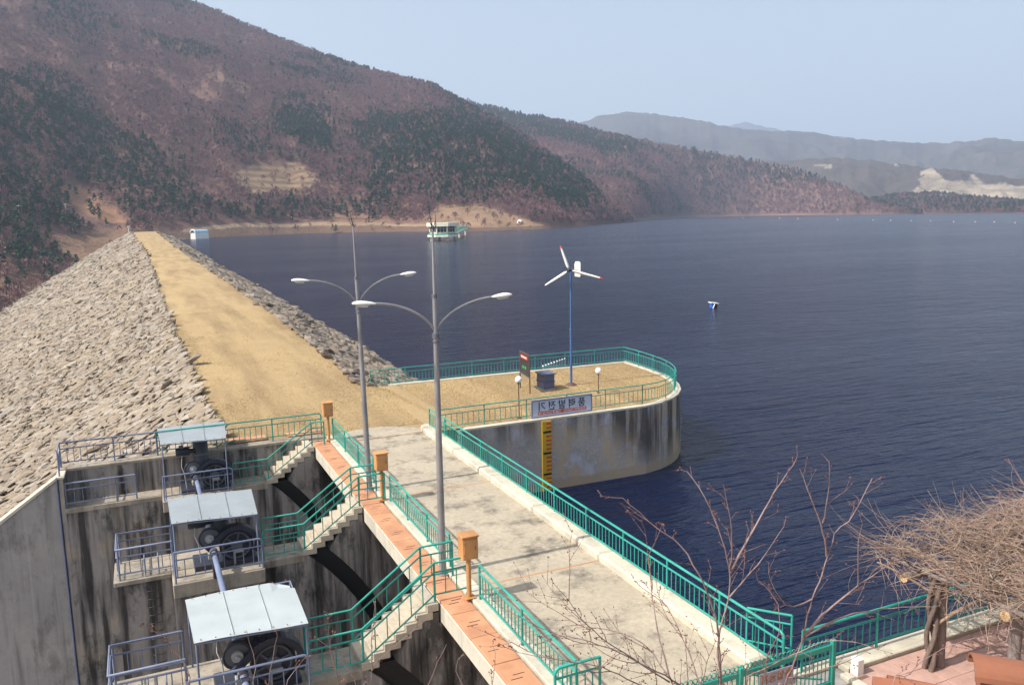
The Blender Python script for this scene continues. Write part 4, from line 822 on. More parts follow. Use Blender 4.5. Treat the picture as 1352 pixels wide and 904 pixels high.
# sign board
o = thing('mirrored_sign', (20.2, 38.6, .1), 'wide white sign with black mirror reversed Korean letters on the platform railing', 'sign')
boxpart('panel', o, 'sign_face', (18.42, 22.0, 38.59, 38.655, .15, 1.0), .004)
fr = MB()
for b in ((18.36, 22.06, 38.57, 38.66, .99, 1.05), (18.36, 22.06, 38.57, 38.66, .10, .16), (18.36, 18.43, 38.572, 38.658, .16, .99), (21.99, 22.06, 38.572, 38.658, .16, .99)): fr.box(*b)
part('frame', fr.mesh('frame', 'rail_blue', .006), o)
def text(parent, body, name, loc, size, mat, mirror=False, rot=(math.pi / 2, 0, 0), align='CENTER', sx=1.0, depth=.004):
    cu = bpy.data.curves.new(name, 'FONT'); cu.body = body; cu.size = size; cu.align_x = align; cu.align_y = 'CENTER'; cu.extrude = depth; cu.resolution_u = 3; cu.offset = .006 * size
    tmp = bpy.data.objects.new('tmp', cu); COL.objects.link(tmp); bpy.context.view_layer.update()
    me = bpy.data.meshes.new_from_object(tmp.evaluated_get(bpy.context.evaluated_depsgraph_get())); bpy.data.objects.remove(tmp)
    v = np.empty(len(me.vertices) * 3, np.float32); me.vertices.foreach_get('co', v); v = v.reshape(-1, 3); v[:, 0] *= sx
    if mirror: v[:, 0] *= -1
    me.vertices.foreach_set('co', v.ravel())
    if mirror: me.flip_normals()
    me.name = name; me.materials.clear(); me.materials.append(M[mat]); return part(name, me, parent, loc, rot)
for k, ch in enumerate('기전발력풍'): text(o, ch, 'letter', (18.98 + k * .605, 38.582, .64), .53, 'black', True)
st_ = part('red_strip', MB().box(18.75, 21.7, 38.582, 38.592, .22, .40).mesh('red_strip', 'gauge_red'), o)
mk = MB(); rr = random.Random(3)
for k in range(34):
    x = 18.8 + k * .085
    if k in (16, 17): continue
    mk.box(x, x + .018, 38.574, 38.583, .25, .37)
    if rr.random() < .6: mk.box(x + .018, x + .055, 38.574, 38.583, .25 + rr.choice((0, .05, .1)), .268 + rr.choice((0, .05, .1)))
part('small_print', mk.mesh('small_print', 'sign_face'), o)
# display board
o = thing('display_board', (21.2, 45.4, .02), 'dark display panel with a red heading on two thin posts', 'display board')
pa, pb = Vector((21.32, 46.35, 0)), Vector((21.08, 44.45, 0))
for q in (pa, pb): part('post', MB().tube([q, q + Vector((0, 0, 2.42))], .04, 8).mesh('post', 'brown_pole'), o)
d = (pb - pa).normalized(); nrm = Vector((d.y, -d.x, 0)); nrm = nrm if nrm.x < 0 else -nrm
def slab(a, b, z0, z1, off, th):
    P_ = pa + (pb - pa) * a + nrm * off; Q_ = pa + (pb - pa) * b + nrm * off; return MB().add([P_ + Vector((0, 0, z0)), Q_ + Vector((0, 0, z0)), Q_ + Vector((0, 0, z1)), P_ + Vector((0, 0, z1)), P_ + nrm * th + Vector((0, 0, z0)), Q_ + nrm * th + Vector((0, 0, z0)), Q_ + nrm * th + Vector((0, 0, z1)), P_ + nrm * th + Vector((0, 0, z1))], [(0, 1, 2, 3), (4, 5, 6, 7), (0, 1, 5, 4), (1, 2, 6, 5), (2, 3, 7, 6), (3, 0, 4, 7)])
part('panel', slab(.02, .98, 1.05, 2.32, -.03, .06).mesh('panel', 'panel_dark'), o); part('frame', slab(0, 1, 2.32, 2.40, -.04, .08).mesh('frame', 'brown_pole'), o); part('frame', slab(0, 1, .98, 1.05, -.04, .08).mesh('frame', 'machine_light'), o)
part('heading', slab(.15, .85, 2.02, 2.24, .03, .012).mesh('heading', 'red'), o)
hm = MB()
for k in range(6): q = slab(.2 + k * .1, .26 + k * .1, 2.08, 2.18, .042, .006); hm.add(q.v, q.f)
part('small_print', hm.mesh('small_print', 'white'), o)
for a, b in ((.32, .44), (.56, .68)): part('digit', slab(a, b, 1.42, 1.58, .03, .012).mesh('digit', 'lens'), o)
# electrical cabinet
o = thing('electrical_cabinet', (22.55, 45.3, .02), 'squat blue grey electrical cabinet with an overhanging lid', 'cabinet')
boxpart('plinth', o, 'machine_pale', (22.15, 22.95, 44.75, 45.75, .0, .1), .01); boxpart('lower_case', o, 'cabinet', (22.17, 22.93, 44.77, 45.73, .1, .52), .015)
boxpart('band', o, 'cabinet', (22.12, 22.98, 44.72, 45.78, .52, .58), .008); boxpart('upper_case', o, 'cabinet', (22.17, 22.93, 44.77, 45.73, .58, 1.0), .015); boxpart('lid', o, 'cabinet', (22.08, 23.02, 44.68, 45.82, 1.0, 1.07), .015)
for x, y, h, lb in ((17.95, 39.25, 1.95, 'white globe lamp on a brown post left of the mirrored sign'), (24.8, 42.6, 1.22, 'white globe lamp on a brown post right of the wind turbine')):
    o = thing('globe_lamp', (x, y, .02), lb, 'lamp', 'white globe lamps on the platform')
    part('post', MB().tube([(x, y, 0), (x, y, h)], .03, 8).tube([(x, y, 0), (x, y, .06)], .12, 10).tube([(x, y, h - .06), (x, y, h + .02)], .07, 10).mesh('post', 'brown_pole'), o)
    part('globe', MB().ball((x, y, h + .18), .19, 16, 12).mesh('globe', 'globe'), o)
# floats beyond the platform
o = thing('float_line', (24.5, 53, WZ), 'short line of small white floats on the water behind the platform', 'floats')
a, b = un(717, 484, WZ), un(746, 474, WZ)
fm = MB().ball((0, 0, 0), .10, 8, 6).mesh('float', 'white')
for k in range(9): part('float', fm, o, a + (b - a) * (k / 8) + Vector((0, 0, .05)))
# ------------------------------------------------------------------ lake: intake pavilion, shed, buoys
def yaw(pts, c, a): return [(c[0] + (x - c[0]) * math.cos(a) - (y - c[1]) * math.sin(a), c[1] + (x - c[0]) * math.sin(a) + (y - c[1]) * math.cos(a)) for x, y in pts]
o = thing('intake_pavilion', (169, 478, WZ), 'cream intake pavilion on legs in the lake with a flat roof', 'pavilion'); c = (170, 478)
oc = lambda r, rx=1.0: [(c[0] + r * rx * math.cos(a), c[1] + r * math.sin(a)) for a in [math.radians(22.5 + 24.5 * 0 + 45 * k - 24) for k in range(8)]]
fl = part('floor_slab', MB().prism(oc(9.9), 'z', -1.6, -.35).mesh('floor_slab', 'cream'), o)
part('roof', MB().prism(oc(10.3), 'z', 4.7, 6.9).mesh('roof', 'cream'), o); part('wall', MB().prism(oc(8.2), 'z', -.35, 1.3).mesh('wall', 'far_wall'), o)
part('core', MB().prism(oc(7.6), 'z', 1.3, 4.7).mesh('core', 'glass'), o); w8 = oc(8.2)
for k in range(8):
    part('pillar', MB().tube([(*w8[k], 1.3), (*w8[k], 4.7)], .55, 8).mesh('pillar', 'cream'), o)
    a, b = Vector((*w8[k], 0)), Vector((*w8[(k + 1) % 8], 0)); mm = MB()
    for f in (.33, .66): q = a + (b - a) * f; mm.tube([(q.x, q.y, 1.3), (q.x, q.y, 4.7)], .09, 5)
    part('window_frame', mm.tube([a + Vector((0, 0, 3.4)), b + Vector((0, 0, 3.4))], .09, 5).mesh('window_frame', 'cream'), o)
part('balustrade', MB().prism([p for p in oc(9.6)], 'z', -.34, .35).mesh('balustrade', 'green'), o)
for k in (0, 2, 4, 6): q = oc(7.5)[k]; part('leg', MB().tube([(*q, -12), (*q, -1.6)], .8, 10).mesh('leg', 'far_wall'), o)
o = thing('access_bridge', (185, 490, 0), 'green railed access bridge from the intake pavilion to the shore', 'bridge'); a, b = Vector((178, 482, .2)), Vector((232, 600, 1.5)); d = (b - a).normalized(); s_ = Vector((d.y, -d.x, 0)) * 1.6
part('deck', MB().add([a - s_, a + s_, b + s_, b - s_] + [p - Vector((0, 0, .9)) for p in (a - s_, a + s_, b + s_, b - s_)], [(0, 1, 2, 3), (4, 5, 6, 7), (0, 1, 5, 4), (1, 2, 6, 5), (2, 3, 7, 6), (3, 0, 4, 7)]).mesh('deck', 'far_wall'), o)
for sg in (-1, 1):
    m = MB()
    for z in (.5, 1.0, 1.5, 2.0): m.tube([a + s_ * sg + Vector((0, 0, z)), b + s_ * sg + Vector((0, 0, z))], .13, 5)
    for k in range(30): q = a + s_ * sg + (b - a) * (k / 29); m.tube([q, q + Vector((0, 0, 2))], .1, 5)
    part('railing', m.mesh('railing', 'green'), o)
for k in (.45, .97): q = a + (b - a) * k; part('pier_leg', MB().tube([(q.x, q.y, -12), (q.x, q.y, q.z - .5)], .8, 8).mesh('pier_leg', 'far_wall'), o)
o = thing('boat_shed', (48.5, 722, WZ), 'small white shed with a pale blue barrel roof floating near the far shore', 'shed')
L0, L1 = Vector((44, 722, 0)), Vector((55, 733, 0)); d = (L1 - L0).normalized(); s_ = Vector((-d.y, d.x, 0)) * 5
prof = [(math.cos(a), math.sin(a)) for a in np.linspace(0, math.pi, 11)]; m = MB(); vs = [p + s_ * .5 * (1 + u) + Vector((0, 0, .9 + 2.6 * v)) for p in (L0, L1) for u, v in prof]
m.add(vs, [(i, i + 1, i + 12, i + 11) for i in range(10)], True); part('roof', m.mesh('roof', 'roof_blue'), o)
m = MB().add([L0 + Vector((0, 0, -4.3)), L1 + Vector((0, 0, -4.3)), L1 + Vector((0, 0, .9)), L0 + Vector((0, 0, .9)), L0 + s_ + Vector((0, 0, -4.3)), L1 + s_ + Vector((0, 0, -4.3)), L1 + s_ + Vector((0, 0, .9)), L0 + s_ + Vector((0, 0, .9))], [(0, 1, 2, 3), (4, 5, 6, 7), (1, 5, 6, 2), (0, 4, 7, 3)]); part('wall', m.mesh('wall', 'white'), o)
m = MB(); rr_ = [L0 + s_ * .5 * (1 + u) + Vector((0, 0, .9 + 2.6 * v)) - d * .05 for u, v in prof]; m.tube(rr_, .5, 6); part('door_arch', m.mesh('door_arch', 'white'), o)
part('gable', MB().add(vs[:11], [tuple(range(11))]).add(vs[11:], [tuple(range(11))]).mesh('gable', 'cabinet'), o)
ofs = un(942, 406, WZ)
o = thing('buoy_raft', ofs, 'small blue buoy raft with a tilted white top on the open lake', 'buoy')
q = ofs; part('float', MB().tube([(q.x - .3, q.y, q.z - .3), (q.x - .3, q.y, q.z + .62)], .36, 12).mesh('float', 'buoy_blue'), o); part('float', MB().tube([(q.x + .35, q.y, q.z - .3), (q.x + .35, q.y, q.z + .52)], .30, 12).mesh('float', 'black'), o)
part('top_plate', MB().add([(q.x - .75, q.y - .4, q.z + .75), (q.x + .75, q.y - .4, q.z + .55), (q.x + .75, q.y + .4, q.z + .62), (q.x - .75, q.y + .4, q.z + .82), (q.x - .75, q.y - .4, q.z + .85), (q.x + .75, q.y - .4, q.z + .65), (q.x + .75, q.y + .4, q.z + .72), (q.x - .75, q.y + .4, q.z + .92)], [(0, 1, 2, 3), (4, 5, 6, 7), (0, 1, 5, 4), (1, 2, 6, 5), (2, 3, 7, 6), (3, 0, 4, 7)]).mesh('top_plate', 'white'), o)
part('strut', MB().tube([(q.x - .1, q.y - .45, q.z + .6), (q.x - .6, q.y - .6, q.z - .1)], .07, 6).mesh('strut', 'white'), o)
bmsh = MB().ball((0, 0, 0), 1.0, 10, 6).mesh('buoy', 'white')
for a, b in ((505, 362), (615, 362.5), (670, 364), (790, 367), (897, 368), (950, 369), (1012, 370), (1070, 371), (1140, 373), (1205, 374), (1262, 374), (1325, 376)):
    p = un(760 + a / 2.284, 130 + b / 2.284 - .3, WZ); s = p.length / 1090 * .55; bo = part('buoy', bmsh, None, p + Vector((0, 0, s * .5)), scale=(s, s, s)); tag(bo, 'tiny white buoy in the long line across the far lake', 'buoy', 'line of white buoys across the lake')
p = on_hill(687, 296); tag(part('round_tank', MB().ball(p + Vector((0, 0, 1)), 3.0, 14, 10).mesh('round_tank', 'white'), None), 'small white round tank on the brown lake shore', 'tank')
for px, py in ((28, 290), (88, 287)):
    p = on_hill(px, py); h = 9.5; o = thing('utility_pole', p, 'pale utility pole at the edge of the pines, nearer the dam' if px > 50 else 'pale utility pole among the pines at the far left', 'utility pole', 'utility poles on the left slope')
    part('pole', MB().tube([p - Vector((0, 0, 1)), p + Vector((0, 0, h))], [.28, .2], 8).mesh('pole', 'pale'), o); part('crossarm', MB().tube([p + Vector((-1.2, .3, h - .8)), p + Vector((1.2, -.3, h - .8))], .14, 6).mesh('crossarm', 'pale'), o)
p = Vector((-4.6, 690, 2.9)); o = thing('marker_post', p, 'small pale marker post at the far end of the dam crest', 'post'); part('post', MB().tube([p, p + Vector((0, 0, 4.5))], .45, 8).mesh('post', 'pale'), o); part('plate', MB().box(p.x - 1.1, p.x + 1.1, p.y - .2, p.y + .2, p.z + 3.4, p.z + 5.2).mesh('plate', 'pale'), o)
# ------------------------------------------------------------------ lakeside path, gate, pergola
tag(part('slope', gridmesh('slope', np.array([[(x, y, z + .25 * (vnoise(x * .7, y * .7, 3) - .5)) for x in np.linspace(-14, 40, 60)] for y, z in ((-16, 9.2), (-8, 9.1), (0, 8.6), (2, 7.6), (4, 5.6), (6, 3.6), (8, 1.6), (9.3, .2), (9.9, -.25), (10.6, -.6))], float), 'soil')), kind='structure')
lp = thing('lakeside_path', (18, 12, 0), 'pinkish paved lakeside path with a pale kerb', 'path', None, 'structure')
boxpart('foundation', lp, 'wing', (13.3, 45, 9.6, 13.95, -9, -.085), 0)
tl = MB().box(-.295, .295, -.295, .295, -.04, .04).mesh('paving_tile', 'path', .008)
for i in range(24):
    for j in range(5): part('paving_tile', tl, lp, (14.75 + i * .6, 10.55 + j * .6, -.045 + random.uniform(-.004, .004)))
boxpart('kerb', lp, 'kerb', (14.5, 45, 13.28, 13.62, -.08, .09), .02); boxpart('kerb', lp, 'kerb', (13.34, 45, 13.63, 13.94, -.08, -.0), .02); boxpart('kerb', lp, 'kerb', (14.22, 14.44, 9.6, 13.27, -.08, .04), .015)
tag(part('weedy_ground', MB().box(8.0, 14.2, 9.6, 12.95, -.4, -.03).mesh('weedy_ground', 'soil'), None), kind='structure')
o = boxpart('bollard', None, 'white', (14.52, 14.74, 13.04, 13.26, -.02, .40), .02); tag(o, 'short square white concrete post at the corner of the path kerb', 'post')
railing('long green railing along the lakeside path behind the pergola', [(13.55, 13.8, -.02), (45, 13.8, -.02)], h=1.02, mid=.78, low=.18, pitch=2.45, bal=.24, rt=.036)
railing('short slanting green railing joining the bridge to the lakeside path', [(13.08, 15.2, .0), (13.78, 14.4, .0)], h=1.06, pitch=1.2, bal=.22, rt=.034)
gt = thing('green_gate', (11.5, 12.95, 0), 'green barred gate with curled tops closing the near end of the bridge', 'gate')
gx0, gx1 = 8.5, 13.62
boxpart('top_panel', gt, 'green', (gx0, gx1, 12.91, 12.97, .97, 1.10), .01); boxpart('bottom_panel', gt, 'green', (gx0, gx1, 12.91, 12.97, .12, .2), .01)
for x in (gx0, 11.0, gx1): boxpart('post', gt, 'green', (x - .055, x + .055, 12.885, 12.995, 0, 1.2), .012)
bb = MB().tube([(0, 0, 0), (0, 0, .8)], .014, 6).mesh('bar', 'green'); cb = MB().tube([(.055 * math.cos(a), 0, .06 + .06 * math.sin(a)) for a in np.linspace(-1.5, 4.7, 14)], .011, 5).mesh('curl', 'green')
for k in range(42):
    x = gx0 + .12 + k * .12
    if x < gx1 - .1: part('bar', bb, gt, (x, 12.94, .15)); part('curl', cb, gt, (x, 12.94, 1.12))
part('brace', MB().tube([(11.2, 13.0, .95), (13.4, 13.0, .25)], .02, 6).mesh('brace', 'green'), gt)
sg = thing('warning_plate', (11.6, 12.85, .6), 'pale grey metal plate with rusty mirror reversed Korean letters on the green gate', 'sign')
c0 = uny(1003, 886, 12.84); c1 = uny(1048, 884, 12.84); zt = (c0.z + c1.z) / 2 + .02
part('plate', MB().box(c0.x, c1.x, 12.845, 12.86, zt - .62, zt).mesh('plate', 'plate_rust', .004), sg)
for k, ch in enumerate('지금입출'): text(sg, ch, 'letter', (c0.x + (c1.x - c0.x) * (.16 + .225 * k), 12.84, zt - .16), (c1.x - c0.x) * .24, 'rust', True)
for k, ch in enumerate('지금입출'): pass
# pergola with the clipped vine on top
pg = thing('pergola', (16.5, 12, 0), 'rough log pergola standing on the pink path', 'pergola')
def log(a, b, r, name='beam'):
    a, b = Vector(a), Vector(b); n = 8; pts = [a + (b - a) * (i / n) + Vector((0, random.uniform(-.012, .012), random.uniform(-.012, .012))) for i in range(n + 1)]
    l = part(name, MB().tube(pts, [r * random.uniform(.94, 1.05) for _ in pts], 12).mesh(name, 'wood'), pg); d = (a - b).normalized()
    if name == 'beam': part('cut_end', MB().tube([a, a + d * .012], r * .93, 12).mesh('cut_end', 'log_end'), l)
log((15.95, 13.1, 2.12), (24, 13.1, 2.12), .115); log((16.15, 10.72, 2.2), (24, 10.72, 2.2), .125)
for x in (16.6, 19.8, 23.0):
    for y in (12.55, 10.75): log((x + (.03 if y > 12 else 0), y, -.1), (x, y, 2.05), .125, 'post')
for x in np.arange(16.3, 24, .75): log((x, 10.2, 2.33), (x, 13.75, 2.3), .05, 'cross_pole')
vn = thing('climbing_vine', (16.4, 12.55, 0), 'bare brown climbing vine heaped over the pergola', 'vine')
for ph in (0, 2.3, 4.2):
    tr = [(16.30 + .09 * math.cos(ph + z * 2.6), 12.55 + .1 * math.sin(ph + z * 2.6), z) for z in np.linspace(-.05, 2.3, 16)]; part('trunk', MB().tube(tr, [.065 - .015 * i / 16 for i in range(16)], 8).mesh('trunk', 'vine_bark'), vn)
for (p0, p1, p2, r) in (((16.3, 12.5, 1.1), (17.2, 12.2, 1.75), (19.0, 11.9, 1.95), .05), ((16.4, 12.6, 2.0), (17.5, 12.0, 2.45), (20, 11.5, 2.6), .05), ((16.4, 12.5, 1.8), (16.0, 13.1, 2.2), (15.4, 13.4, 2.5), .035)):
    P0, P1, P2 = Vector(p0), Vector(p1), Vector(p2); part('stem', MB().tube([P0 * (1 - u) ** 2 + P1 * 2 * u * (1 - u) + P2 * u * u for u in np.linspace(0, 1, 12)], [r * (1 - .5 * u) for u in np.linspace(0, 1, 12)], 7).mesh('stem', 'vine'), vn)
def strands(n, box, rr, seed):
    r = np.random.default_rng(seed); K = 7; VV = np.zeros((n, K, 3, 3))
    x = box[0] + (box[1] - box[0]) * r.random(n) ** .9; y = r.uniform(box[2], box[3], n); z = box[4] + (box[5] - box[4]) * r.random(n) * (.55 + .45 * np.clip((x - box[0]) / 1.5, 0, 1))
    p = np.stack([x, y, z], -1); a = r.normal(math.pi, .9, n) + np.where(r.random(n) < .35, math.pi, 0); d = np.stack([np.cos(a), np.sin(a), r.normal(.12, .25, n)], -1); L = r.uniform(.09, .32, n)[:, None]; cv = r.normal(0, .28, (n, 3)); R = rr * r.uniform(.6, 1.5, n)[:, None]
    for k in range(K):
        dn = d / np.linalg.norm(d, axis=1)[:, None]; s1 = np.cross(dn, [0, 0, 1.0]); s1 /= np.linalg.norm(s1, axis=1)[:, None] + 1e-6; s2 = np.cross(dn, s1); w_ = R * (1 - .75 * k / (K - 1))
        for q, (c_, s_) in enumerate(((1, 0), (-.5, .866), (-.5, -.866))): VV[:, k, q] = p + s1 * c_ * w_ + s2 * s_ * w_
        p = p + dn * L; d = d + cv * .55 + r.normal(0, .1, (n, 3)) - [0, 0, .03]
    i = np.arange(n * K * 3).reshape(n, K, 3); F = [np.stack([i[:, k, q], i[:, k, (q + 1) % 3], i[:, k + 1, (q + 1) % 3], i[:, k + 1, q]], -1) for k in range(K - 1) for q in range(3)]
    return VV.reshape(-1, 3), np.concatenate([f.reshape(-1, 4) for f in F])
V, F = strands(3000, (15.7, 25, 10.0, 14.0, 2.25, 3.0), .0072, 5); part('stems', npmesh('stems', V, F, 'vine', True), vn, kind='stuff')
V, F = strands(420, (16.2, 25, 10.3, 13.7, 2.2, 2.6), .02, 6); part('stems', npmesh('stems', V, F, 'vine_bark', True), vn, kind='stuff')
V, F = strands(420, (15.9, 25, 10.1, 13.9, 2.5, 3.0), .013, 8); part('stems', npmesh('stems', V, F, 'vine', True), vn, kind='stuff')
for k in range(26):
    x, y = random.uniform(16.2, 22), random.uniform(10.4, 13.6); z = 2.7; pts = []; a = random.uniform(2.2, 4.2); q = Vector((x, y, z)); dz = random.uniform(.25, .6)
    for s in range(9): pts.append(q.copy()); q = q + Vector((math.cos(a) * .16, math.sin(a) * .16, dz * .3)); dz -= .11; a += random.uniform(-.25, .25)
    part('shoot', MB().tube(pts, [.009 - .0008 * s for s in range(9)], 5).mesh('shoot', 'vine'), vn)
# tiled roof ridge below the viewpoint
rf = thing('tiled_roof', (7.6, 4.3, 5.5), 'orange clay roof tiles at the corner below the viewpoint', 'roof')
e0 = und(1283, 872, 8.4); e1 = und(1420, 888, 8.6); rd = (e1 - e0).normalized(); sd_ = Vector((rd.y, -rd.x, 0)).normalized()
def barrel(a, b, r0, r1, th=.025):
    a, b = Vector(a), Vector(b); d = (b - a).normalized(); s = Vector((d.y, -d.x, 0)).normalized(); u = s.cross(d); u = u if u.z > 0 else -u; n = 10; vs = []
    for p, r in ((a, r0), (b, r1)):
        for rr in (r, r - th):
            for k in range(n + 1): an = math.pi * k / n; vs.append(p + s * math.cos(an) * rr + u * math.sin(an) * rr * .8)
    N = n + 1; fs = []
    for k in range(n): fs += [(k, k + 1, 2 * N + k + 1, 2 * N + k), (N + k, N + k + 1, 3 * N + k + 1, 3 * N + k), (k, k + 1, N + k + 1, N + k), (2 * N + k, 2 * N + k + 1, 3 * N + k + 1, 3 * N + k)]
    return MB().add(vs, fs, False).mesh('ridge_tile', 'clay')
for k in range(4): part('ridge_tile', barrel(e0 + rd * (.5 * k) + Vector((0, 0, -.10 + .005 * (k % 2))), e0 + rd * (.5 * k + .54) + Vector((0, 0, -.12)), .20, .185), rf)
q0 = und(1172, 897, 8.4); part('ridge_tile', barrel(q0 + Vector((0, 0, -.10)), q0 + rd * .5 + Vector((0, 0, -.13)), .16, .15), rf)
part('ridge_bed', MB().tube([e0 + rd * .06 + Vector((0, 0, -.16)), e0 + rd * 2.0 + Vector((0, 0, -.18))], .14, 10).mesh('ridge_bed', 'clay'), rf)
pl_ = [e0 - rd * .85, e0 + rd * 2.2]; dz = Vector((0, 0, -.28))
part('roof_deck', MB().add([pl_[0] + dz, pl_[1] + dz, pl_[1] + sd_ * 1.5 + dz * 4, pl_[0] + sd_ * 1.5 + dz * 4, pl_[0] + dz * 1.3, pl_[1] + dz * 1.3, pl_[1] + sd_ * 1.5 + dz * 4.3, pl_[0] + sd_ * 1.5 + dz * 4.3], [(0, 1, 2, 3), (4, 5, 6, 7), (0, 1, 5, 4), (1, 2, 6, 5), (2, 3, 7, 6), (3, 0, 4, 7)]).mesh('roof_deck', 'clay'), rf)
# ------------------------------------------------------------------ bare budding tree branches in front
def budding_tree(label, foot, mains, seed, twl=(.10, .30), dens=.09):
    r = random.Random(seed); foot = Vector(foot); o = thing('cherry_tree', foot, label, 'tree'); tw = MB(); bud = MB()
    def bud_at(p, d, s):
        d = d.normalized(); a = d.orthogonal().normalized() * s * .45; b = d.cross(a).normalized() * s * .45; bud.add([p, p + d * s * .6 + a, p + d * s * .6 - a * .5 + b, p + d * s * .6 - a * .5 - b, p + d * s * 1.7], [(0, 1, 2), (0, 2, 3), (0, 3, 1), (4, 2, 1), (4, 3, 2), (4, 1, 3)])
    def twig(p, d, L, rad, lvl):
        n = max(3, int(L / .05)); pts = [p.copy()]; dd = d.normalized(); q = p.copy()
        for k in range(n):
            dd = (dd + Vector((r.gauss(0, .10), r.gauss(0, .10), r.gauss(.04, .08)))).normalized(); q = q + dd * (L / n); pts.append(q.copy())
            if r.random() < .75:
                sd = dd.orthogonal(); sd.rotate(__import__('mathutils').Quaternion(dd, r.uniform(0, 6.28))); bud_at(q, dd * .6 + sd.normalized() * .8, r.uniform(.005, .0095))
            if lvl > 0 and k > 0 and r.random() < .42:
                sd = dd.orthogonal(); sd.rotate(__import__('mathutils').Quaternion(dd, r.uniform(0, 6.28))); twig(q, dd * .75 + sd.normalized() * .7, L * r.uniform(.25, .5), rad * .6, lvl - 1)
        tw.tube(pts, [rad * (1 - .6 * k / n) for k in range(n + 1)], 4, False); bud_at(pts[-1], dd, .010)
    for mn in mains:
        pts, r0, r1 = mn[:3]; lng = len(mn) > 3
        P = [Vector(p) for p in pts]; d = [0.0]
        for a, b in zip(P[:-1], P[1:]): d.append(d[-1] + (b - a).length)
        n = max(6, int(d[-1] / .07)); S = []
        for k in range(n + 1):
            t_ = d[-1] * k / n; i = max(0, min(len(P) - 2, int(np.searchsorted(d, t_)) - 1)); u = (t_ - d[i]) / max(1e-6, d[i + 1] - d[i])
            p0, p1, p2, p3 = P[max(i - 1, 0)], P[i], P[i + 1], P[min(i + 2, len(P) - 1)]
            S.append(.5 * (2 * p1 + (p2 - p0) * u + (2 * p0 - 5 * p1 + 4 * p2 - p3) * u * u + (3 * p1 - p0 - 3 * p2 + p3) * u ** 3) + Vector((r.gauss(0, .0025), r.gauss(0, .0025), r.gauss(0, .0025))))
        R = [.85 * (r0 + (r1 - r0) * (k / n) ** .7) for k in range(n + 1)]; part('branch', MB().tube(S, R, 7).mesh('branch', 'bark'), o)
        nx_ = r.randint(3, 7)
        for k in range(2, n + 1):
            if S[k].z < foot.z + .5: continue
            if k >= nx_ and lng:
                nx_ = k + r.randint(3, 6); dd = (S[k] - S[k - 1]).normalized(); sd = dd.orthogonal(); sd.rotate(__import__('mathutils').Quaternion(dd, r.uniform(0, 6.28)))
                twig(S[k], dd * .9 + sd.normalized() * .6 + Vector((0, 0, .15)), r.uniform(.35, .85) * (1.1 - .6 * k / n), max(.003, R[k] * .45), 1)
            if r.random() < dens * 9:
                dd = (S[k] - S[k - 1]).normalized(); sd = dd.orthogonal(); sd.rotate(__import__('mathutils').Quaternion(dd, r.uniform(0, 6.28)))
                twig(S[k], dd * .8 + sd.normalized() * .75, r.uniform(*twl) * (.45 + .7 * (1 - k / n)) * (.45 if r.random() < .65 else 1), max(.0022, R[k] * .42), 1)
    part('twigs', tw.mesh('twigs', 'twig', 0, False), o, kind='stuff'); part('buds', bud.mesh('buds', 'bud', 0, False), o, kind='stuff'); return o
def B(lst): return [und(x, y, D) for x, y, D in lst]
f1 = und(960, 1120, 5.3); f1.z = min(f1.z, 3.9)
base = und(958, 1010, 5.3)
T1 = [([f1, base] + B([(952, 904, 5.3), (948, 845, 5.3), (961, 793, 5.35), (964, 756, 5.4), (957, 725, 5.4), (949, 700, 5.4), (930, 655, 5.45), (907, 622, 5.5)]), .026, .003),
      ([base] + B([(950, 870, 5.3), (945, 815, 5.2), (928, 768, 5.1), (897, 719, 5.05), (872, 700, 5.0), (848, 680, 5.0), (822, 657, 5.0)]), .016, .0025),
      (B([(964, 756, 5.4), (978, 728, 5.5), (994, 700, 5.6), (1020, 655, 5.7), (1052, 604, 5.8)]), .012, .0025),
      (B([(961, 790, 5.4), (1000, 745, 5.5), (1035, 695, 5.6)]), .008, .002),
      (B([(964, 756, 5.4), (966, 700, 5.3), (955, 640, 5.2)]), .009, .002),
      ([base] + B([(915, 925, 5.0), (884, 895, 4.8), (848, 876, 4.7), (807, 851, 4.6), (777, 826, 4.5), (760, 806, 4.45), (745, 784, 4.4)]), .012, .002, 1),
      (B([(884, 895, 4.8), (869, 833, 4.9), (861, 780, 5.0), (855, 735, 5.1)]), .008, .002, 1),
      (B([(884, 900, 4.8), (820, 862, 4.6), (770, 845, 4.5), (722, 838, 4.4)]), .007, .0018, 1), (B([(890, 905, 4.8), (850, 850, 4.9), (800, 830, 4.9), (760, 828, 4.9)]), .007, .0018, 1),
      (B([(915, 925, 5.0), (850, 905, 4.7), (790, 880, 4.5), (690, 862, 4.4), (660, 850, 4.35)]), .008, .0018, 1), (B([(930, 920, 5.1), (905, 850, 5.3), (880, 800, 5.4), (850, 770, 5.4)]), .008, .002, 1)]
budding_tree('bare budding tree whose branches cross the bridge railing in front', f1, T1, 5)
f2 = und(1000, 1120, 5.9); f2.z = min(f2.z, 3.6); b2 = und(1022, 960, 5.9)
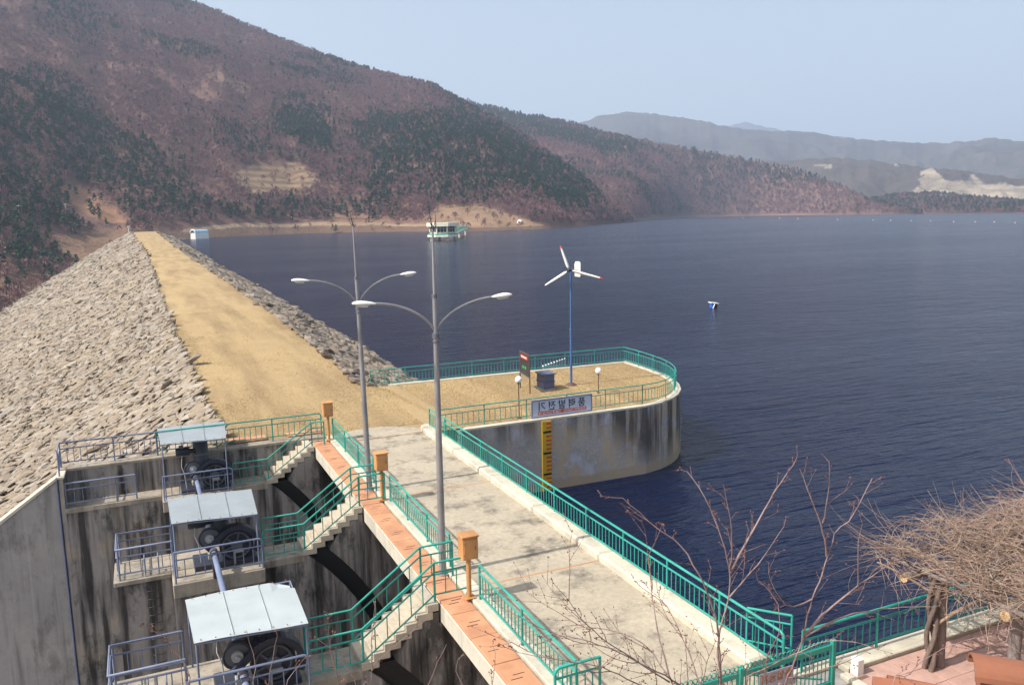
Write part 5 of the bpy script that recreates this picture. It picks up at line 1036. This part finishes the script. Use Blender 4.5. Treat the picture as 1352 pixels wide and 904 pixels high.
T2 = [([f2, b2] + B([(1037, 904, 5.9), (1059, 845, 5.9), (1072, 790, 5.9), (1084, 763, 5.95), (1093, 734, 6.0), (1105, 700, 6.05), (1124, 684, 6.1), (1152, 630, 6.2)]), .026, .003),
      (B([(1093, 734, 6.0), (1087, 705, 5.95), (1081, 684, 5.9), (1068, 650, 5.9), (1057, 619, 5.9)]), .011, .0025), (B([(1087, 690, 5.9), (1094, 650, 5.8), (1095, 610, 5.8)]), .008, .002),
      (B([(1059, 845, 5.9), (1090, 808, 6.0), (1133, 773, 6.1), (1183, 738, 6.2)]), .014, .003), (B([(1062, 840, 5.9), (1110, 815, 6.1), (1170, 803, 6.3), (1240, 800, 6.5)]), .012, .002),
      ([b2] + B([(985, 900, 5.7), (1020, 878, 5.6), (1055, 860, 5.5), (1100, 845, 5.5), (1160, 855, 5.5)]), .010, .002), (B([(1133, 773, 6.1), (1133, 720, 6.0), (1140, 690, 6.0)]), .007, .002),
      (B([(1040, 895, 5.9), (1110, 876, 6.0), (1150, 855, 6.0)]), .008, .002), ([b2] + B([(1010, 880, 5.6), (1030, 830, 5.5), (1024, 790, 5.5), (1000, 765, 5.5)]), .01, .002), (B([(1072, 790, 5.9), (1040, 800, 5.8), (1015, 760, 5.7), (1018, 745, 5.7)]), .008, .002),
      ([f2 + Vector((1.2, -.4, .0))] + B([(1175, 960, 5.6), (1200, 890, 5.7), (1260, 850, 5.9), (1340, 830, 6.1)]), .010, .002)]
budding_tree('bare budding tree in front of the lake, left of the vine pergola', f2, T2, 9)
f3 = und(478, 1100, 4.6); f3.z = min(f3.z, 5.0); b3 = und(478, 960, 4.6)
T3 = [([f3, b3] + B([(490, 904, 4.6), (492, 880, 4.6), (512, 860, 4.65), (560, 820, 4.7)]), .011, .0018), (B([(492, 885, 4.6), (490, 850, 4.6), (496, 800, 4.6)]), .005, .0015), ([b3] + B([(449, 904, 4.5), (440, 870, 4.5), (433, 850, 4.5), (422, 845, 4.5)]), .007, .0015), (B([(440, 870, 4.5), (434, 845, 4.45), (434, 826, 4.4)]), .004, .0015),
      ([b3] + B([(470, 900, 4.6), (455, 878, 4.6), (444, 855, 4.6)]), .006, .0015), ([b3] + B([(550, 925, 4.8), (580, 870, 4.9), (590, 850, 4.9)]), .006, .0015), ([b3] + B([(610, 930, 4.8), (600, 880, 4.9), (612, 862, 4.9)]), .006, .0015), ([b3] + B([(345, 920, 4.3), (338, 880, 4.3), (325, 832, 4.3)]), .007, .0015), ([b3] + B([(365, 920, 4.35), (362, 860, 4.35), (366, 838, 4.35)]), .006, .0015), ([b3] + B([(380, 920, 4.35), (392, 880, 4.35), (402, 868, 4.35)]), .005, .0015),
      ([b3] + B([(275, 925, 4.1), (250, 885, 4.1), (225, 850, 4.1), (202, 823, 4.1)]), .008, .0016), ([b3] + B([(660, 950, 5.0), (650, 905, 5.0), (655, 870, 5.0), (650, 850, 5.0)]), .006, .0015)]
budding_tree('bare thin twigs rising along the bottom edge before the nearest hoist and stair', f3, T3, 13, (.05, .16), .06)
f4 = und(1440, 1000, 6.0); f4.z = 4.4
T4 = [([f4] + B([(1420, 820, 6.4), (1390, 700, 6.6), (1352, 640, 6.8), (1330, 605, 6.9)]), .014, .002), (B([(1390, 700, 6.6), (1345, 670, 6.7), (1310, 660, 6.8)]), .008, .002)]
budding_tree('bare branch reaching in at the right edge above the vine', f4, T4, 17, (.08, .25), .06)
# ------------------------------------------------------------------ air
hz = MB().box(-6000, 9500, -3000, 11500, -76, 1100).mesh('haze', 'white'); vm = bpy.data.materials.new('haze'); vm.use_nodes = True; vt = vm.node_tree; vt.nodes.clear()
pv = vt.nodes.new('ShaderNodeVolumePrincipled'); vo = vt.nodes.new('ShaderNodeOutputMaterial'); vt.links.new(pv.outputs[0], vo.inputs['Volume'])
pv.inputs['Color'].default_value = (.64, .77, 1.0, 1); pv.inputs['Density'].default_value = 1.3e-4; pv.inputs['Anisotropy'].default_value = .2
hz.materials.clear(); hz.materials.append(vm); tag(part('haze', hz), 'pale blue haze filling the air over the lake and hills', 'haze', None, 'stuff')
